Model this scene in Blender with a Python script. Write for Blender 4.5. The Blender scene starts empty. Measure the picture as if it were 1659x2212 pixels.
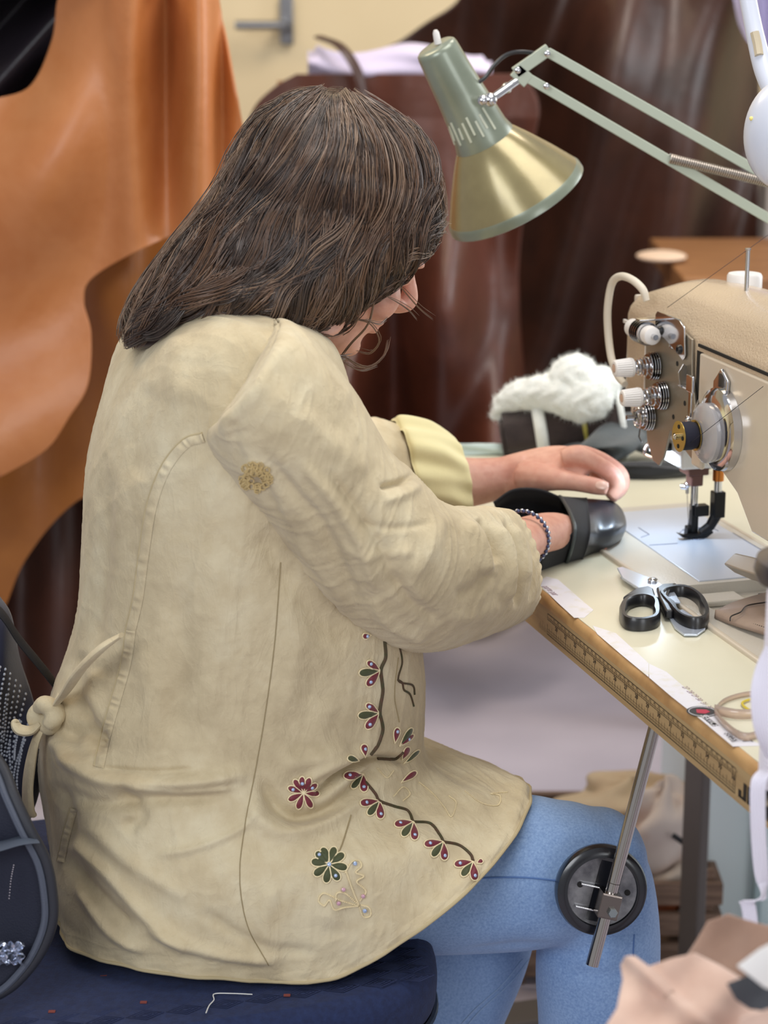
import bpy, bmesh, math, random
import numpy as np
from mathutils import Vector, Matrix
from mathutils.bvhtree import BVHTree

# ------------------------------------------------------------------ camera model
PITCH = math.radians(15.0); FPX = 2212*77/36.0
CAM = np.array([0.0, 0.0, 1.41])
RT = np.array([1.0, 0, 0]); FW = np.array([0, math.cos(PITCH), -math.sin(PITCH)]); UP = np.array([0, math.sin(PITCH), math.cos(PITCH)])
def ray(px, py): return RT*((px-829.5)/FPX) + UP*((1106-py)/FPX) + FW
def pt(px, py, d): return CAM + ray(px, py)*d
def ptz(px, py, z):
    r = ray(px, py); return CAM + r*((z-CAM[2])/r[2])
def pty(px, py, Y):
    r = ray(px, py); return CAM + r*(Y/r[1])
def dep(P): return float((np.asarray(P, float)-CAM) @ FW)
def topx(P):
    D = np.asarray(P, float)-CAM; w = D @ FW
    return np.stack([829.5+FPX*(D @ RT)/w, 1106-FPX*(D @ UP)/w], -1)
# ------------------------------------------------------------------ table frame: x = operator's right, y = away from operator
TH = math.radians(16.5); TZ = 0.76
NR = np.array([math.sin(TH), -math.cos(TH), 0]); NF = np.array([math.cos(TH), math.sin(TH), 0]); NZ = np.array([0, 0, 1.0])
N0 = np.array([0.34, 2.31, TZ])
def T(x, y, z=0.0): return N0 + NR*x + NF*y + NZ*z
def TV(V):
    V = np.asarray(V, float).reshape(-1, 3); return N0 + V[:, :1]*NR + V[:, 1:2]*NF + V[:, 2:3]*NZ
def toT(P):
    D = np.asarray(P, float)-N0; return np.array([D@NR, D@NF, D@NZ])
rng = np.random.default_rng(7); random.seed(7)
SC = bpy.context.scene; COL = SC.collection
def lin(c):
    c = np.asarray(c, float)/255.0
    return tuple(np.where(c <= .04045, c/12.92, ((c+.055)/1.055)**2.4)) + (1.0,)
MATS = {}
class NT:
    def __init__(s, m): s.t = m.node_tree; s.b = s.t.nodes['Principled BSDF']
    def n(s, k, **kw):
        o = s.t.nodes.new(k)
        for a, v in kw.items(): setattr(o, a, v)
        return o
    def l(s, a, b): s.t.links.new(a, b)
    def noise(s, scale, detail=4, rough=.55, coord='Object', stretch=None, dist=0, rot=None):
        tc = s.n('ShaderNodeTexCoord'); src = tc.outputs[coord]
        if stretch or rot:
            mp = s.n('ShaderNodeMapping')
            if stretch: mp.inputs['Scale'].default_value = stretch
            if rot: mp.inputs['Rotation'].default_value = rot
            s.l(src, mp.inputs[0]); src = mp.outputs[0]
        o = s.n('ShaderNodeTexNoise'); o.inputs['Scale'].default_value = scale; o.inputs['Detail'].default_value = detail
        o.inputs['Roughness'].default_value = rough; o.inputs['Distortion'].default_value = dist
        s.l(src, o.inputs['Vector']); return o.outputs['Fac']
    def math(s, op, a, b=None, c=None):
        o = s.n('ShaderNodeMath', operation=op)
        for i, v in enumerate((a, b, c)):
            if v is None: continue
            if isinstance(v, (int, float)): o.inputs[i].default_value = v
            else: s.l(v, o.inputs[i])
        return o.outputs[0]
    def ramp(s, fac, stops):
        o = s.n('ShaderNodeValToRGB'); e = o.color_ramp.elements
        while len(e) < len(stops): e.new(.5)
        for i, (p, c) in enumerate(stops): e[i].position = p; e[i].color = c
        s.l(fac, o.inputs[0]); return o.outputs[0]
    def bump(s, h, strength=.3, dist=.001, prev=None):
        o = s.n('ShaderNodeBump'); o.inputs['Strength'].default_value = strength; o.inputs['Distance'].default_value = dist
        s.l(h, o.inputs['Height'])
        if prev is not None: s.l(prev, o.inputs['Normal'])
        return o.outputs[0]
def mat(name, col, rough=.5, metal=0, col2=None, nscale=8, mix=(.35, .65), bump=None, sheen=0, coat=0, trans=0, sss=0, spec=None, alpha=None, stretch=None, emit=None, aniso=0):
    """col/col2 in sRGB 0-255; bump = (scale, strength, distance)"""
    m = bpy.data.materials.new(name); m.use_nodes = True; N = NT(m); b = N.b
    b.inputs['Base Color'].default_value = lin(col); b.inputs['Roughness'].default_value = rough; b.inputs['Metallic'].default_value = metal
    if sheen: b.inputs['Sheen Weight'].default_value = sheen; b.inputs['Sheen Roughness'].default_value = .5
    if coat: b.inputs['Coat Weight'].default_value = coat; b.inputs['Coat Roughness'].default_value = .15
    if trans: b.inputs['Transmission Weight'].default_value = trans; b.inputs['IOR'].default_value = 1.4
    if sss: b.inputs['Subsurface Weight'].default_value = sss; b.inputs['Subsurface Radius'].default_value = (.02, .008, .004); b.inputs['Subsurface Scale'].default_value = .3
    if spec is not None: b.inputs['Specular IOR Level'].default_value = spec
    if alpha is not None: b.inputs['Alpha'].default_value = alpha
    if aniso: b.inputs['Anisotropic'].default_value = aniso
    if emit: b.inputs['Emission Color'].default_value = lin(col); b.inputs['Emission Strength'].default_value = emit
    if col2 is not None:
        c = N.ramp(N.noise(nscale, stretch=stretch), [(mix[0], lin(col)), (mix[1], lin(col2))]); N.l(c, b.inputs['Base Color'])
    if bump:
        N.l(N.bump(N.noise(bump[0], 3), bump[1], bump[2]), b.inputs['Normal'])
    MATS[name] = m; return m
# ------------------------------------------------------------------ geometry
def J(*parts):
    V = []; F = []; o = 0
    for v, f in parts:
        v = np.asarray(v, float).reshape(-1, 3); V.append(v); F += [tuple(int(i)+o for i in q) for q in f]; o += len(v)
    return np.vstack(V), F
def vnorm(a): a = np.asarray(a, float); return a/(np.linalg.norm(a, axis=-1, keepdims=True)+1e-12)
ROOT = {}
def put(name, g, m, parent=None, smooth=40, bevel=None, label=None, cat=None, group=None, kind=None, mats=None, midx=None, fix=True, solid=None, sub=0):
    V, F = g; V = np.asarray(V, float).reshape(-1, 3)
    me = bpy.data.meshes.new(name)
    org = ROOT[parent.name] if parent is not None else V.mean(0)*np.array([1, 1, 0])+np.array([0, 0, V[:, 2].min()])
    me.from_pydata((V-org).tolist(), [], [tuple(f) for f in F]); me.update()
    if fix:
        bm = bmesh.new(); bm.from_mesh(me); bmesh.ops.recalc_face_normals(bm, faces=bm.faces); bm.to_mesh(me); bm.free()
    for mm in ([m] if mats is None else mats): me.materials.append(mm)
    if midx is not None: me.polygons.foreach_set('material_index', list(midx))
    if smooth:
        me.polygons.foreach_set('use_smooth', [True]*len(me.polygons))
        if smooth < 180: me.set_sharp_from_angle(angle=math.radians(smooth))
    o = bpy.data.objects.new(name, me); COL.objects.link(o)
    if parent is None: o.location = org
    else: o.parent = parent
    ROOT[o.name] = org
    if bevel:
        b = o.modifiers.new('bevel', 'BEVEL'); b.width = bevel; b.segments = 3; b.limit_method = 'ANGLE'; b.angle_limit = math.radians(35)
    if solid:
        s_ = o.modifiers.new('solid', 'SOLIDIFY'); s_.thickness = solid; s_.offset = 0
    if sub:
        s_ = o.modifiers.new('sub', 'SUBSURF'); s_.levels = sub; s_.render_levels = sub
    tag(o, label, cat, group, kind); return o
def tag(o, label=None, cat=None, group=None, kind=None):
    for k, v in (('label', label), ('category', cat), ('group', group), ('kind', kind)):
        if v: o[k] = v
def thing(name, loc, label, cat, group=None):
    o = bpy.data.objects.new(name, None); COL.objects.link(o); o.location = tuple(loc); o.empty_display_size = .05
    ROOT[o.name] = np.asarray(loc, float); tag(o, label, cat, group); return o
def copy_tree(o, loc, label=None, rotz=None):
    c = o.copy(); COL.objects.link(c); c.location = tuple(loc); ROOT[c.name] = np.asarray(loc, float)
    if label: c['label'] = label
    if rotz is not None: c.rotation_euler.z = rotz
    for ch in list(o.children):
        d = ch.copy(); COL.objects.link(d); d.parent = c
        for g in list(ch.children):
            e = g.copy(); COL.objects.link(e); e.parent = d
    return c
def cr(P, n, closed=False):
    """Catmull-Rom through points P (k,dim) sampled at n"""
    P = np.asarray(P, float); k = len(P)
    if k == 2 and not closed:
        t = np.linspace(0, 1, n)[:, None]; return P[0]*(1-t)+P[1]*t
    t = np.linspace(0, k if closed else k-1, n, endpoint=not closed)
    i = np.floor(t).astype(int)
    if not closed: i = np.minimum(i, k-2)
    u = t-i
    sh = (len(t),)+(1,)*(P.ndim-1); u = u.reshape(sh)
    if closed: g = lambda j: P[j % k]
    else:
        E = np.concatenate([[2*P[0]-P[1]], P, [2*P[-1]-P[-2]]]); g = lambda j: E[j+1]
    p0, p1, p2, p3 = g(i-1), g(i), g(i+1), g(i+2)
    return .5*((2*p1)+(-p0+p2)*u+(2*p0-5*p1+4*p2-p3)*u*u+(-p0+3*p1-3*p2+p3)*u**3)
def grid(R, close=True, caps=(False, False)):
    """R (n,m,3) -> (V,F)"""
    R = np.asarray(R, float); n, m = R.shape[:2]
    i = np.arange(n-1)[:, None]; j = np.arange(m if close else m-1)[None]
    j2 = (j+1) % m
    F = np.stack([i*m+j, i*m+j2, (i+1)*m+j2, (i+1)*m+j], -1).reshape(-1, 4).tolist()
    V = R.reshape(-1, 3)
    for c, e in zip(caps, (0, n-1)):
        if c:
            V = np.vstack([V, R[e].mean(0)]); q = len(V)-1
            F += [(e*m+a, e*m+(a+1) % m, q) for a in range(m)]
    return V, F
def frames(P):
    P = np.asarray(P, float); t = vnorm(np.gradient(P, axis=0)); n = []
    a = np.array([0, 0, 1.0]) if abs(t[0][2]) < .9 else np.array([1.0, 0, 0])
    u = vnorm(np.cross(t[0], a)); 
    for k in range(len(P)):
        u = vnorm(u-t[k]*(u@t[k])); n.append(u)
    n = np.array(n); return t, n, np.cross(t, n)
def tube(P, r, seg=12, caps=True, n=None, flat=1.0, closed=False):
    P = np.asarray(P, float); r = np.asarray(r, float)
    if n: 
        k = len(P)
        rr = np.broadcast_to(r, (k,)).astype(float)
        Q = cr(np.hstack([P, rr[:, None]]), n, closed); P, r = Q[:, :3], Q[:, 3]
    r = np.broadcast_to(r, (len(P),))
    t, u, v = frames(P); a = np.linspace(0, 2*np.pi, seg, endpoint=False)
    R = P[:, None]+r[:, None, None]*(u[:, None]*np.cos(a)[None, :, None]+flat*v[:, None]*np.sin(a)[None, :, None])
    if closed:
        R = np.concatenate([R, R[:1]])
        V, F = grid(R, True); return V, F
    return grid(R, True, (caps, caps))
def box(c, s, ax=None):
    c = np.asarray(c, float); s = np.asarray(s, float)/2
    q = np.array([(x, y, z) for x in (-1, 1) for y in (-1, 1) for z in (-1, 1)])*s
    if ax is not None: q = q@np.asarray(ax)
    return q+c, [(0, 1, 3, 2), (4, 6, 7, 5), (0, 4, 5, 1), (2, 3, 7, 6), (0, 2, 6, 4), (1, 5, 7, 3)]
TAX = np.array([NR, NF, NZ])
def tbox(x0, x1, y0, y1, z0, z1):
    return box(T((x0+x1)/2, (y0+y1)/2, (z0+z1)/2), (x1-x0, y1-y0, z1-z0), TAX)
def lathe(prof, o, ax, seg=32, caps=(True, True)):
    """prof list (r,h) about axis ax from o"""
    o = np.asarray(o, float); ax = vnorm(ax); a = np.array([0, 0, 1.0]) if abs(ax[2]) < .9 else np.array([1.0, 0, 0])
    u = vnorm(np.cross(ax, a)); v = np.cross(ax, u); t = np.linspace(0, 2*np.pi, seg, endpoint=False)
    R = np.array([o+ax*h+r*(u*np.cos(t)[:, None]+v*np.sin(t)[:, None]) for r, h in prof])
    return grid(R, True, caps)
def cyl(a, b, r, seg=20, r2=None):
    a = np.asarray(a, float); b = np.asarray(b, float); L = np.linalg.norm(b-a)
    return lathe([(r, 0), (r if r2 is None else r2, L)], a, b-a, seg)
def poly(P2, O, ux, uy, h, hdir=None):
    """extruded polygon: 2D points, frame origin, axes, thickness"""
    O = np.asarray(O, float); ux = np.asarray(ux, float); uy = np.asarray(uy, float); hd = np.cross(ux, uy) if hdir is None else np.asarray(hdir, float)
    B = np.array([O+ux*a+uy*b for a, b in P2]); n = len(B); V = np.vstack([B, B+hd*h])
    return V, [tuple(range(n))[::-1], tuple(range(n, 2*n))]+[(i, (i+1) % n, n+(i+1) % n, n+i) for i in range(n)]
def ell(c, r, ax=None, nu=16, nv=24):
    t = np.linspace(0.001, np.pi-.001, nu); a = np.linspace(0, 2*np.pi, nv, endpoint=False)
    R = np.stack([np.sin(t)[:, None]*np.cos(a)*r[0], np.sin(t)[:, None]*np.sin(a)*r[1], np.cos(t)[:, None]*np.ones(nv)*r[2]], -1)
    if ax is not None: R = R@np.asarray(ax)
    return grid(R+np.asarray(c, float), True, (True, True))
def torus(c, ax, R0, r, seg=32, rs=8):
    ax = vnorm(ax); a = np.array([0, 0, 1.0]) if abs(ax[2]) < .9 else np.array([1.0, 0, 0])
    u = vnorm(np.cross(ax, a)); v = np.cross(ax, u); t = np.linspace(0, 2*np.pi, seg, endpoint=False)
    return tube(np.asarray(c)+R0*(u*np.cos(t)[:, None]+v*np.sin(t)[:, None]), r, rs, closed=True)
def text(s, size, O, ux, uy, thick=.0002, bold=0, sx=1.0):
    cu = bpy.data.curves.new('t', 'FONT'); cu.body = s; cu.size = 1; cu.offset = bold; cu.align_x = 'CENTER'; cu.align_y = 'CENTER'; cu.resolution_u = 2
    o = bpy.data.objects.new('t', cu); me = o.to_mesh()
    V = np.array([tuple(v.co) for v in me.vertices]); F = [tuple(p.vertices) for p in me.polygons]
    o.to_mesh_clear(); bpy.data.objects.remove(o); bpy.data.curves.remove(cu)
    hd = np.cross(ux, uy)
    return np.asarray(O)+V[:, :1]*size*sx*np.asarray(ux)+V[:, 1:2]*size*np.asarray(uy)+hd*thick, F
def onT(px, py, yl):
    r = ray(px, py); t = ((T(0, yl, 0)-CAM)@NF)/(r@NF); return CAM+r*t
def vn(V, F):
    """vertex normals"""
    V = np.asarray(V); F3 = []; 
    N = np.zeros_like(V)
    Q = [f for f in F if len(f) == 4]; A = [f for f in F if len(f) == 3]
    for S in (Q, A):
        if not S: continue
        S = np.array(S); a = V[S[:, 0]]; b = V[S[:, 1]]; c = V[S[:, 2]]; d = V[S[:, -1]]
        n = np.cross(c-a, d-b) if S.shape[1] == 4 else np.cross(b-a, c-a)
        for k in range(S.shape[1]): np.add.at(N, S[:, k], n)
    return vnorm(N)
def pdist(P, L):
    """distance & parameter of 2D points P to polyline L"""
    L = np.asarray(L, float); best = np.full(len(P), 1e9); tt = np.zeros(len(P)); sg = np.zeros(len(P))
    seg = np.linalg.norm(np.diff(L, axis=0), axis=1); cum = np.concatenate([[0], np.cumsum(seg)])
    for i in range(len(L)-1):
        d = L[i+1]-L[i]; u = np.clip(((P-L[i])@d)/(d@d), 0, 1); q = L[i]+u[:, None]*d; e = P-q
        ds = np.linalg.norm(e, axis=1); k = ds < best
        best[k] = ds[k]; tt[k] = ((cum[i]+u*seg[i])/cum[-1])[k]; sg[k] = np.sign(d[0]*e[:, 1]-d[1]*e[:, 0])[k]
    return best, tt, sg
def folds(V, Nn, FL):
    """sculpt folds: each (polyline px, width px, amp m, kind) kind 'r' ridge/valley, 's' step (tucks one side under)"""
    P = topx(V); vd = vnorm(V-CAM); fac = np.clip(-(Nn*vd).sum(1)*2.5, 0, 1); D = np.zeros(len(V))
    for f in FL:
        L, w, amp = f[:3]; kind = f[3] if len(f) > 3 else 'r'
        L = cr(np.array(L, float), max(8, len(L)*5)) if len(L) > 2 else np.array(L, float)
        d, t, s = pdist(P, L); tp = np.clip(np.minimum(t, 1-t)*5+.02, 0, 1); tp = tp*tp*(3-2*tp)
        if kind == 'r': D += amp*np.exp(-(d/w)**2)*tp
        else:
            x = s*d/w; D += amp*tp*(-2.3*x*np.exp(-x*x)+ .0)
    return D*fac
def rings_loft(rings, nu, nv):
    """rings (k,m,3) control -> dense (nu,nv,3) smooth loft"""
    R = np.array([cr(r, nv, True) for r in rings]); return cr(R, nu)
def ering(A, B, N, d, dn, m=16, far=1.0, pw=1.0):
    """ring from silhouette pixels A,B at depth d and near bulge pixel N at depth dn; far = scale of far half"""
    A3 = pt(A[0], A[1], A[2] if len(A) > 2 else d); B3 = pt(B[0], B[1], B[2] if len(B) > 2 else d); c = (A3+B3)/2; a = (A3-B3)/2; b = pt(N[0], N[1], dn)-c
    t = np.linspace(0, 2*np.pi, m, endpoint=False); co = np.cos(t); si = np.sin(t)
    co = np.sign(co)*np.abs(co)**pw; si = np.sign(si)*np.abs(si)**pw
    return c+a*co[:, None]+b*(si*np.where(si < 0, far, 1.0))[:, None]
def vnoise(x, y, seed=0):
    g = np.random.default_rng(seed).random((64, 64)); xi = np.floor(x).astype(int); yi = np.floor(y).astype(int); fx = x-xi; fy = y-yi
    fx = fx*fx*fx*(fx*(fx*6-15)+10); fy = fy*fy*fy*(fy*(fy*6-15)+10); a = lambda i, j: g[(xi+i) % 64, (yi+j) % 64]
    return (a(0, 0)*(1-fx)+a(1, 0)*fx)*(1-fy)+(a(0, 1)*(1-fx)+a(1, 1)*fx)*fy
def ridged(P, scale, ang=0, stretch=2.5, seed=1):
    """ridged crinkle noise over points P (n,3), scale in metres"""
    x = (P[:, 0]*.96+P[:, 1]*.28)/scale; y = P[:, 2]/scale; w = P[:, 1]/scale*.6
    c, s = math.cos(ang), math.sin(ang); a = (x*c-y*s)+w; b = (x*s+y*c)/stretch+w*.3
    a2 = a+.8*vnoise(a*.6+7, b*.8+3, seed+9); b2 = b+.8*vnoise(a*.7+1, b*.6+5, seed+5)
    n = .65*vnoise(a2, b2, seed)+.35*vnoise(a2*2.1, b2*2.1, seed+1)
    return np.clip(1-np.abs(2*n-1)*2.2, 0, 1)**2
# ------------------------------------------------------------------ materials
M_floor = mat('concrete_floor', (182, 174, 184), .65, col2=(164, 157, 168), nscale=2.2, bump=(60, .15, .001))
M_wall = mat('cream_wall', (230, 211, 172), .8, col2=(220, 200, 160), nscale=1.5, bump=(80, .1, .001))
def leather(name, c1, c2, rough=.5, nscale=5, coat=.05):
    m = mat(name, c1, rough, coat=coat); N = NT(m)
    c = N.ramp(N.noise(nscale, 5, .6, dist=.4), [(.3, lin(c1)), (.7, lin(c2))]); N.l(c, N.b.inputs['Base Color'])
    N.l(N.bump(N.noise(220, 4), .18, .0008, N.bump(N.noise(14, 4), .3, .01)), N.b.inputs['Normal']); return m
M_or = leather('tan_leather', (196, 130, 80), (176, 104, 50), .45)
M_or2 = leather('ochre_leather', (166, 104, 42), (142, 84, 32), .5)
M_br = leather('mahogany_leather', (96, 50, 34), (66, 33, 22), .42)
M_dk = leather('dark_brown_leather', (70, 38, 25), (42, 24, 17), .45)
M_nv = leather('black_leather_hide', (44, 38, 44), (30, 26, 32), .35)
M_lil = mat('lilac_cloth', (205, 196, 222), .8, sheen=.2, bump=(40, .2, .002))
M_wood = mat('wood', (150, 104, 62), .55, col2=(120, 78, 44), nscale=3, stretch=(1, 8, 8))

put('floor', box((0, 3.5, -.02), (9, 9, .04)), M_floor, kind='structure')
put('wall_back', box((0, 5.05, 1.4), (9, .1, 2.8)), M_wall, kind='structure')
put('baseboard_back', box((0, 4.99, .05), (9, .02, .1)), mat('baseboard', (190, 175, 145), .6), kind='structure', bevel=.003)

def hide(name, rows, Y, fold, m, label, cat, n=(120, 120), th=.003, dmap=None, parent=None, **kw):
    rows = np.array(rows, float); R = cr(rows, n[0]); s = np.linspace(0, 1, n[1])
    P = np.zeros((n[0], n[1], 3))
    for i, (py, l, r) in enumerate(R):
        for j, u in enumerate(s):
            px = l+(r-l)*u; Yd = Y+fold(px, py, i/n[0], u)
            P[i, j] = pty(px, py, Yd)
    return put(name, grid(P, False), m, parent, smooth=180, label=label, cat=cat, fix=False, solid=th, **kw)
W = lambda x, c, w: math.exp(-((x-c)/w)**2)
# tan hide, hung at the left, with long vertical folds
def f_tan(px, py, t, u):
    k = .3+.7*min(1, max(0, (700-py)/600))
    return (-.05*W(px, 290, 45)+.07*W(px, 355+py*.02, 38)-.05*W(px, 425, 40)+.05*W(px, 478, 22)+.02*math.sin(px*.02+py*.006))*k \
        + .03*math.sin(py*.011+px*.006)*W(px, 60, 200)
hide('leather_hide', [(-60, 150, 468), (0, 125, 472), (90, 112, 490), (190, 62, 508), (225, -40, 516), (300, -60, 527), (400, -60, 520), (480, -60, 430), (540, -60, 300), (600, -60, 200), (650, -60, 181), (720, -60, 196), (830, -60, 190), (900, -60, 150), (970, -60, 100), (1030, -60, 0)], 3.0, f_tan, M_or,
     'large light tan leather hide with long vertical folds hanging at the left', 'hide')
def f_och(px, py, t, u): return -.03*W(px, 300, 50)+.03*math.sin(px*.02)-.02*math.sin(py*.013)
hide('leather_hide', [(380, 140, 560), (500, 120, 560), (700, 100, 560), (900, -60, 480), (1020, -60, 330), (1080, -60, 170), (1200, -60, 60), (1310, -60, 10)], 3.14, f_och, M_or2,
     'ochre brown leather hide peeking out from behind the light tan hide', 'hide')
def f_nv(px, py, t, u): return .06*math.sin((px+py*.9)*.03)
hide('leather_hide', [(-60, -80, 240), (60, -80, 240), (150, -80, 220), (230, -80, 160), (300, -80, 100)], 3.16, f_nv, M_nv,
     'black leather hide in the top left corner behind the light tan hide', 'hide')
def f_lb(px, py, t, u): return .03*math.sin(px*.035)+.02*math.sin(py*.008)
hide('leather_hide', [(-60, -100, 380), (400, -100, 400), (880, -100, 420), (1100, -100, 440), (1400, -100, 430), (1500, -100, 440), (1600, -100, 430)], 3.3, f_lb, M_dk,
     'very dark brown leather hide hanging low behind the seated woman', 'hide')
# mahogany hide over the rail, behind the lamp
rk = thing('hide_rack', (-.55, 3.4, 0), 'steel rack at the left carrying the tan, ochre and dark hides', 'rack')
zr = pty(200, -75, 3.2)[2]; M_rk = mat('rack_steel', (120, 118, 116), .4, .8)
put('rail', cyl((-.85, 3.22, zr), (-.22, 3.22, zr), .014), M_rk, rk)
put('hanger_arm', box((-.55, 3.15, zr-.016), (.5, .34, .008)), M_rk, rk)
for x in (-.82, -.30):
    put('post', cyl((x, 3.42, 0), (x, 3.42, zr), .014), M_rk, rk); put('base_foot', box((x, 3.45, .015), (.04, .30, .03)), M_rk, rk, bevel=.004); put('top_arm', box((x, 3.32, zr-.004), (.02, .22, .02)), M_rk, rk)
def f_mah(px, py, t, u):
    k = min(1, max(.15, (py-180)/500))
    return (.09*math.sin(px*.017+1.2*math.sin(py*.004)+.3)+.035*math.sin(px*.039+py*.006+1)+.02*math.sin(py*.012+px*.01))*k - .05*W(px, 760, 60)*k
hide('leather_hide', [(160, 640, 1120), (190, 590, 1150), (240, 545, 1165), (330, 528, 1150), (600, 520, 1120), (900, 520, 1150), (1150, 540, 1250), (1300, 560, 1240)], 3.85, f_mah, M_br,
     'mahogany leather hide draped over a rail just behind the woman and the lamp', 'hide')
def f_dk(px, py, t, u):
    return .10*math.sin(px*.011+1.4*math.sin(py*.0035)+1)+.045*math.sin(px*.027+py*.006)+.04*math.sin((px-py*.8)*.009)
hide('leather_hide', [(-80, 1020, 1560), (0, 990, 1585), (50, 920, 1600), (100, 840, 1635), (160, 680, 1640), (300, 690, 1640), (600, 700, 1640), (900, 720, 1630), (1150, 760, 1620), (1320, 800, 1600)], 4.35, f_dk, M_dk,
     'wide dark brown leather hide hanging behind the lamp arm and sewing machine', 'hide')
# rail and lilac bundle
rl = thing('hide_rail', pty(900, 200, 3.95)*[1, 1, 0], 'wooden rail on two posts carrying the mahogany hide', 'rack')
a = pty(600, 196, 4.0); b = pty(1120, 196, 4.0)
put('rail', cyl(a, b, .018), M_wood, rl)
for q in (pty(650, 196, 4.0), pty(870, 196, 4.0)): put('post', box((q[0], q[1]+.01, q[2]/2), (.035, .035, q[2])), M_wood, rl, bevel=.003)
def bundle():
    R = []
    for u in np.linspace(0, 1, 40):
        px = 665+(1062-665)*u; top = 92+22*math.sin(u*3.1)+14*math.sin(u*9)-10*u+40*max(0, u-.75)*3; bot = 186+8*math.sin(u*7)
        c = (top+bot)/2; h = (bot-top)/2*(1 if .03 < u < .97 else .6)
        ring = []
        for t in np.linspace(0, 2*np.pi, 28, endpoint=False):
            k = 1+.1*math.sin(5*t+u*8)
            ring.append(pty(px, c-h*math.sin(t)*k, 3.93-.07*math.cos(t)*k))
        R.append(ring)
    return grid(np.array(R), True, (True, True))
put('cloth_bundle', bundle(), M_lil, smooth=180, label='pale lilac cloth bundle folded over the rail behind the lamp', cat='cloth')
st = cr(np.array([pty(690, 80, 3.9), pty(735, 100, 3.84), pty(770, 150, 3.82), pty(790, 215, 3.82)]), 20)
put('leather_strap', tube(st, .012, 8, flat=.3), M_dk, label='dark leather strap lying over the pale lilac cloth bundle', cat='strap')
# handle on the cream wall
h0 = pty(600, 72, 4.98)
hh = thing('wall_hook', h0, 'grey metal hook fixed on the cream wall', 'hook')
M_steel = mat('brushed_steel', (150, 150, 152), .3, 1)
M_chrome = mat('chrome', (205, 205, 208), .1, 1)
put('hook_plate', box(h0+[0.02, 0, .03], (.03, .01, .11)), M_steel, hh, bevel=.003)
put('hook_bar', J(cyl(h0+[.01, 0, .02], h0+[.01, -.06, .02], .012), cyl(h0+[.01, -.06, .02], h0+[-.09, -.06, .02], .01)), M_steel, hh)
# right background
M_gp = mat('grey_post_paint', (150, 145, 140), .6)
put('trim_1', box(pty(1668, 700, 4.3)*[1, 1, 0]+[0.02, 0, 1.3], (.1, .08, 2.6)), M_gp, kind='structure', bevel=.004)
def f_cur(px, py, t, u): return .03*math.sin(px*.1)
hide('hanging_cloth', [(-80, 1560, 1760), (0, 1585, 1760), (60, 1600, 1760), (130, 1640, 1760), (190, 1665, 1760)], 3.7, f_cur, mat('lilac_sheet', (190, 184, 214), .85), 'pale lilac cloth hanging in the top right corner behind the white lamp', 'cloth')
wb = thing('workbench', pty(1560, 590, 4.0)*[1, 1, 0], 'wooden workbench in the background behind the sewing machine', 'table')
q = pty(1500, 592, 3.75); zt = q[2]
put('bench_top', box((.96, 3.95, zt-.02), (.9, .5, .04)), M_wood, wb, bevel=.004)
for x in (.56, 1.36):
    for y in (3.75, 4.15): put('leg', box((x, y, (zt-.04)/2), (.05, .05, zt-.04)), M_wood, wb, bevel=.003)
c = pty(1440, 575, 3.9)
put('leather_scrap', ell((c[0]-.01, c[1], zt+.009), (.045, .05, .009)), mat('pale_scrap', (214, 186, 160), .7), label='small pale leather scrap lying on the wooden workbench', cat='scrap')
# ------------------------------------------------------------------ sewing table
M_lam = mat('cream_laminate', (216, 212, 190), .3, col2=(209, 205, 182), nscale=6, coat=.12, bump=(500, .05, .0003))
M_edge = mat('plywood_edge', (184, 156, 112), .5, col2=(170, 140, 98), nscale=4, stretch=(1, 1, 30), bump=(300, .1, .0003))
M_edge2 = mat('worn_bullnose', (190, 150, 100), .45, col2=(158, 116, 72), nscale=18, mix=(.45, .75), bump=(150, .2, .0004))
M_grey = mat('dark_grey_paint', (92, 86, 82), .45)
M_ink = mat('black_ink', (38, 30, 24), .6)
YF = -.231; XL, XR, YB = -.46, .80, .40
tab = thing('sewing_table', T(.1, .1, -TZ), 'industrial sewing table with cream laminate top and a ruler printed on its edge', 'table')
# top with a cut-out for the machine bed
BX0, BX1, BY0, BY1 = -.14, .43, -.1185, .060
rx = [XL, BX0, BX1, XR]; ry = [YF+.006, BY0, BY1, YB]; tops = []
for i in range(3):
    for j in range(3):
        if i == 1 and j == 1: continue
        tops.append(tbox(rx[i], rx[i+1], ry[j], ry[j+1], -.004, 0))
put('tabletop', J(*tops), M_lam, tab, smooth=0)
core = []
for i in range(3):
    for j in range(3):
        if i == 1 and j == 1: continue
        core.append(tbox(rx[i]+(.002 if i == 0 else 0), rx[i+1], ry[j] if j else YF+.004, ry[j+1], -.043, -.0042))
put('plywood_core', J(*core), M_edge, tab, smooth=0)
# rounded front edge band
pr = [(YF+.008, -.0002), (YF+.004, -.0008), (YF+.0015, -.003), (YF, -.0065), (YF-.0003, -.011), (YF, -.0112), (YF, -.043), (YF+.008, -.043)]
V = []; 
xs = np.linspace(XL, XR, 200)
R = np.array([[T(x, y+(.0006*math.sin(x*61)+.0005*math.sin(x*143+1) if 1 <= k <= 3 else 0), z+(.0004*math.sin(x*97) if 1 <= k <= 3 else 0)) for k, (y, z) in enumerate(pr)] for x in xs])
mi = [0 if (q % (len(pr)-1)) >= 4 else 1 for q in range((len(xs)-1)*(len(pr)-1))]
put('edge_band', grid(R, False), None, tab, smooth=40, mats=[M_edge, M_edge2], midx=mi, fix=True, label='worn golden wood edge band')
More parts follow.
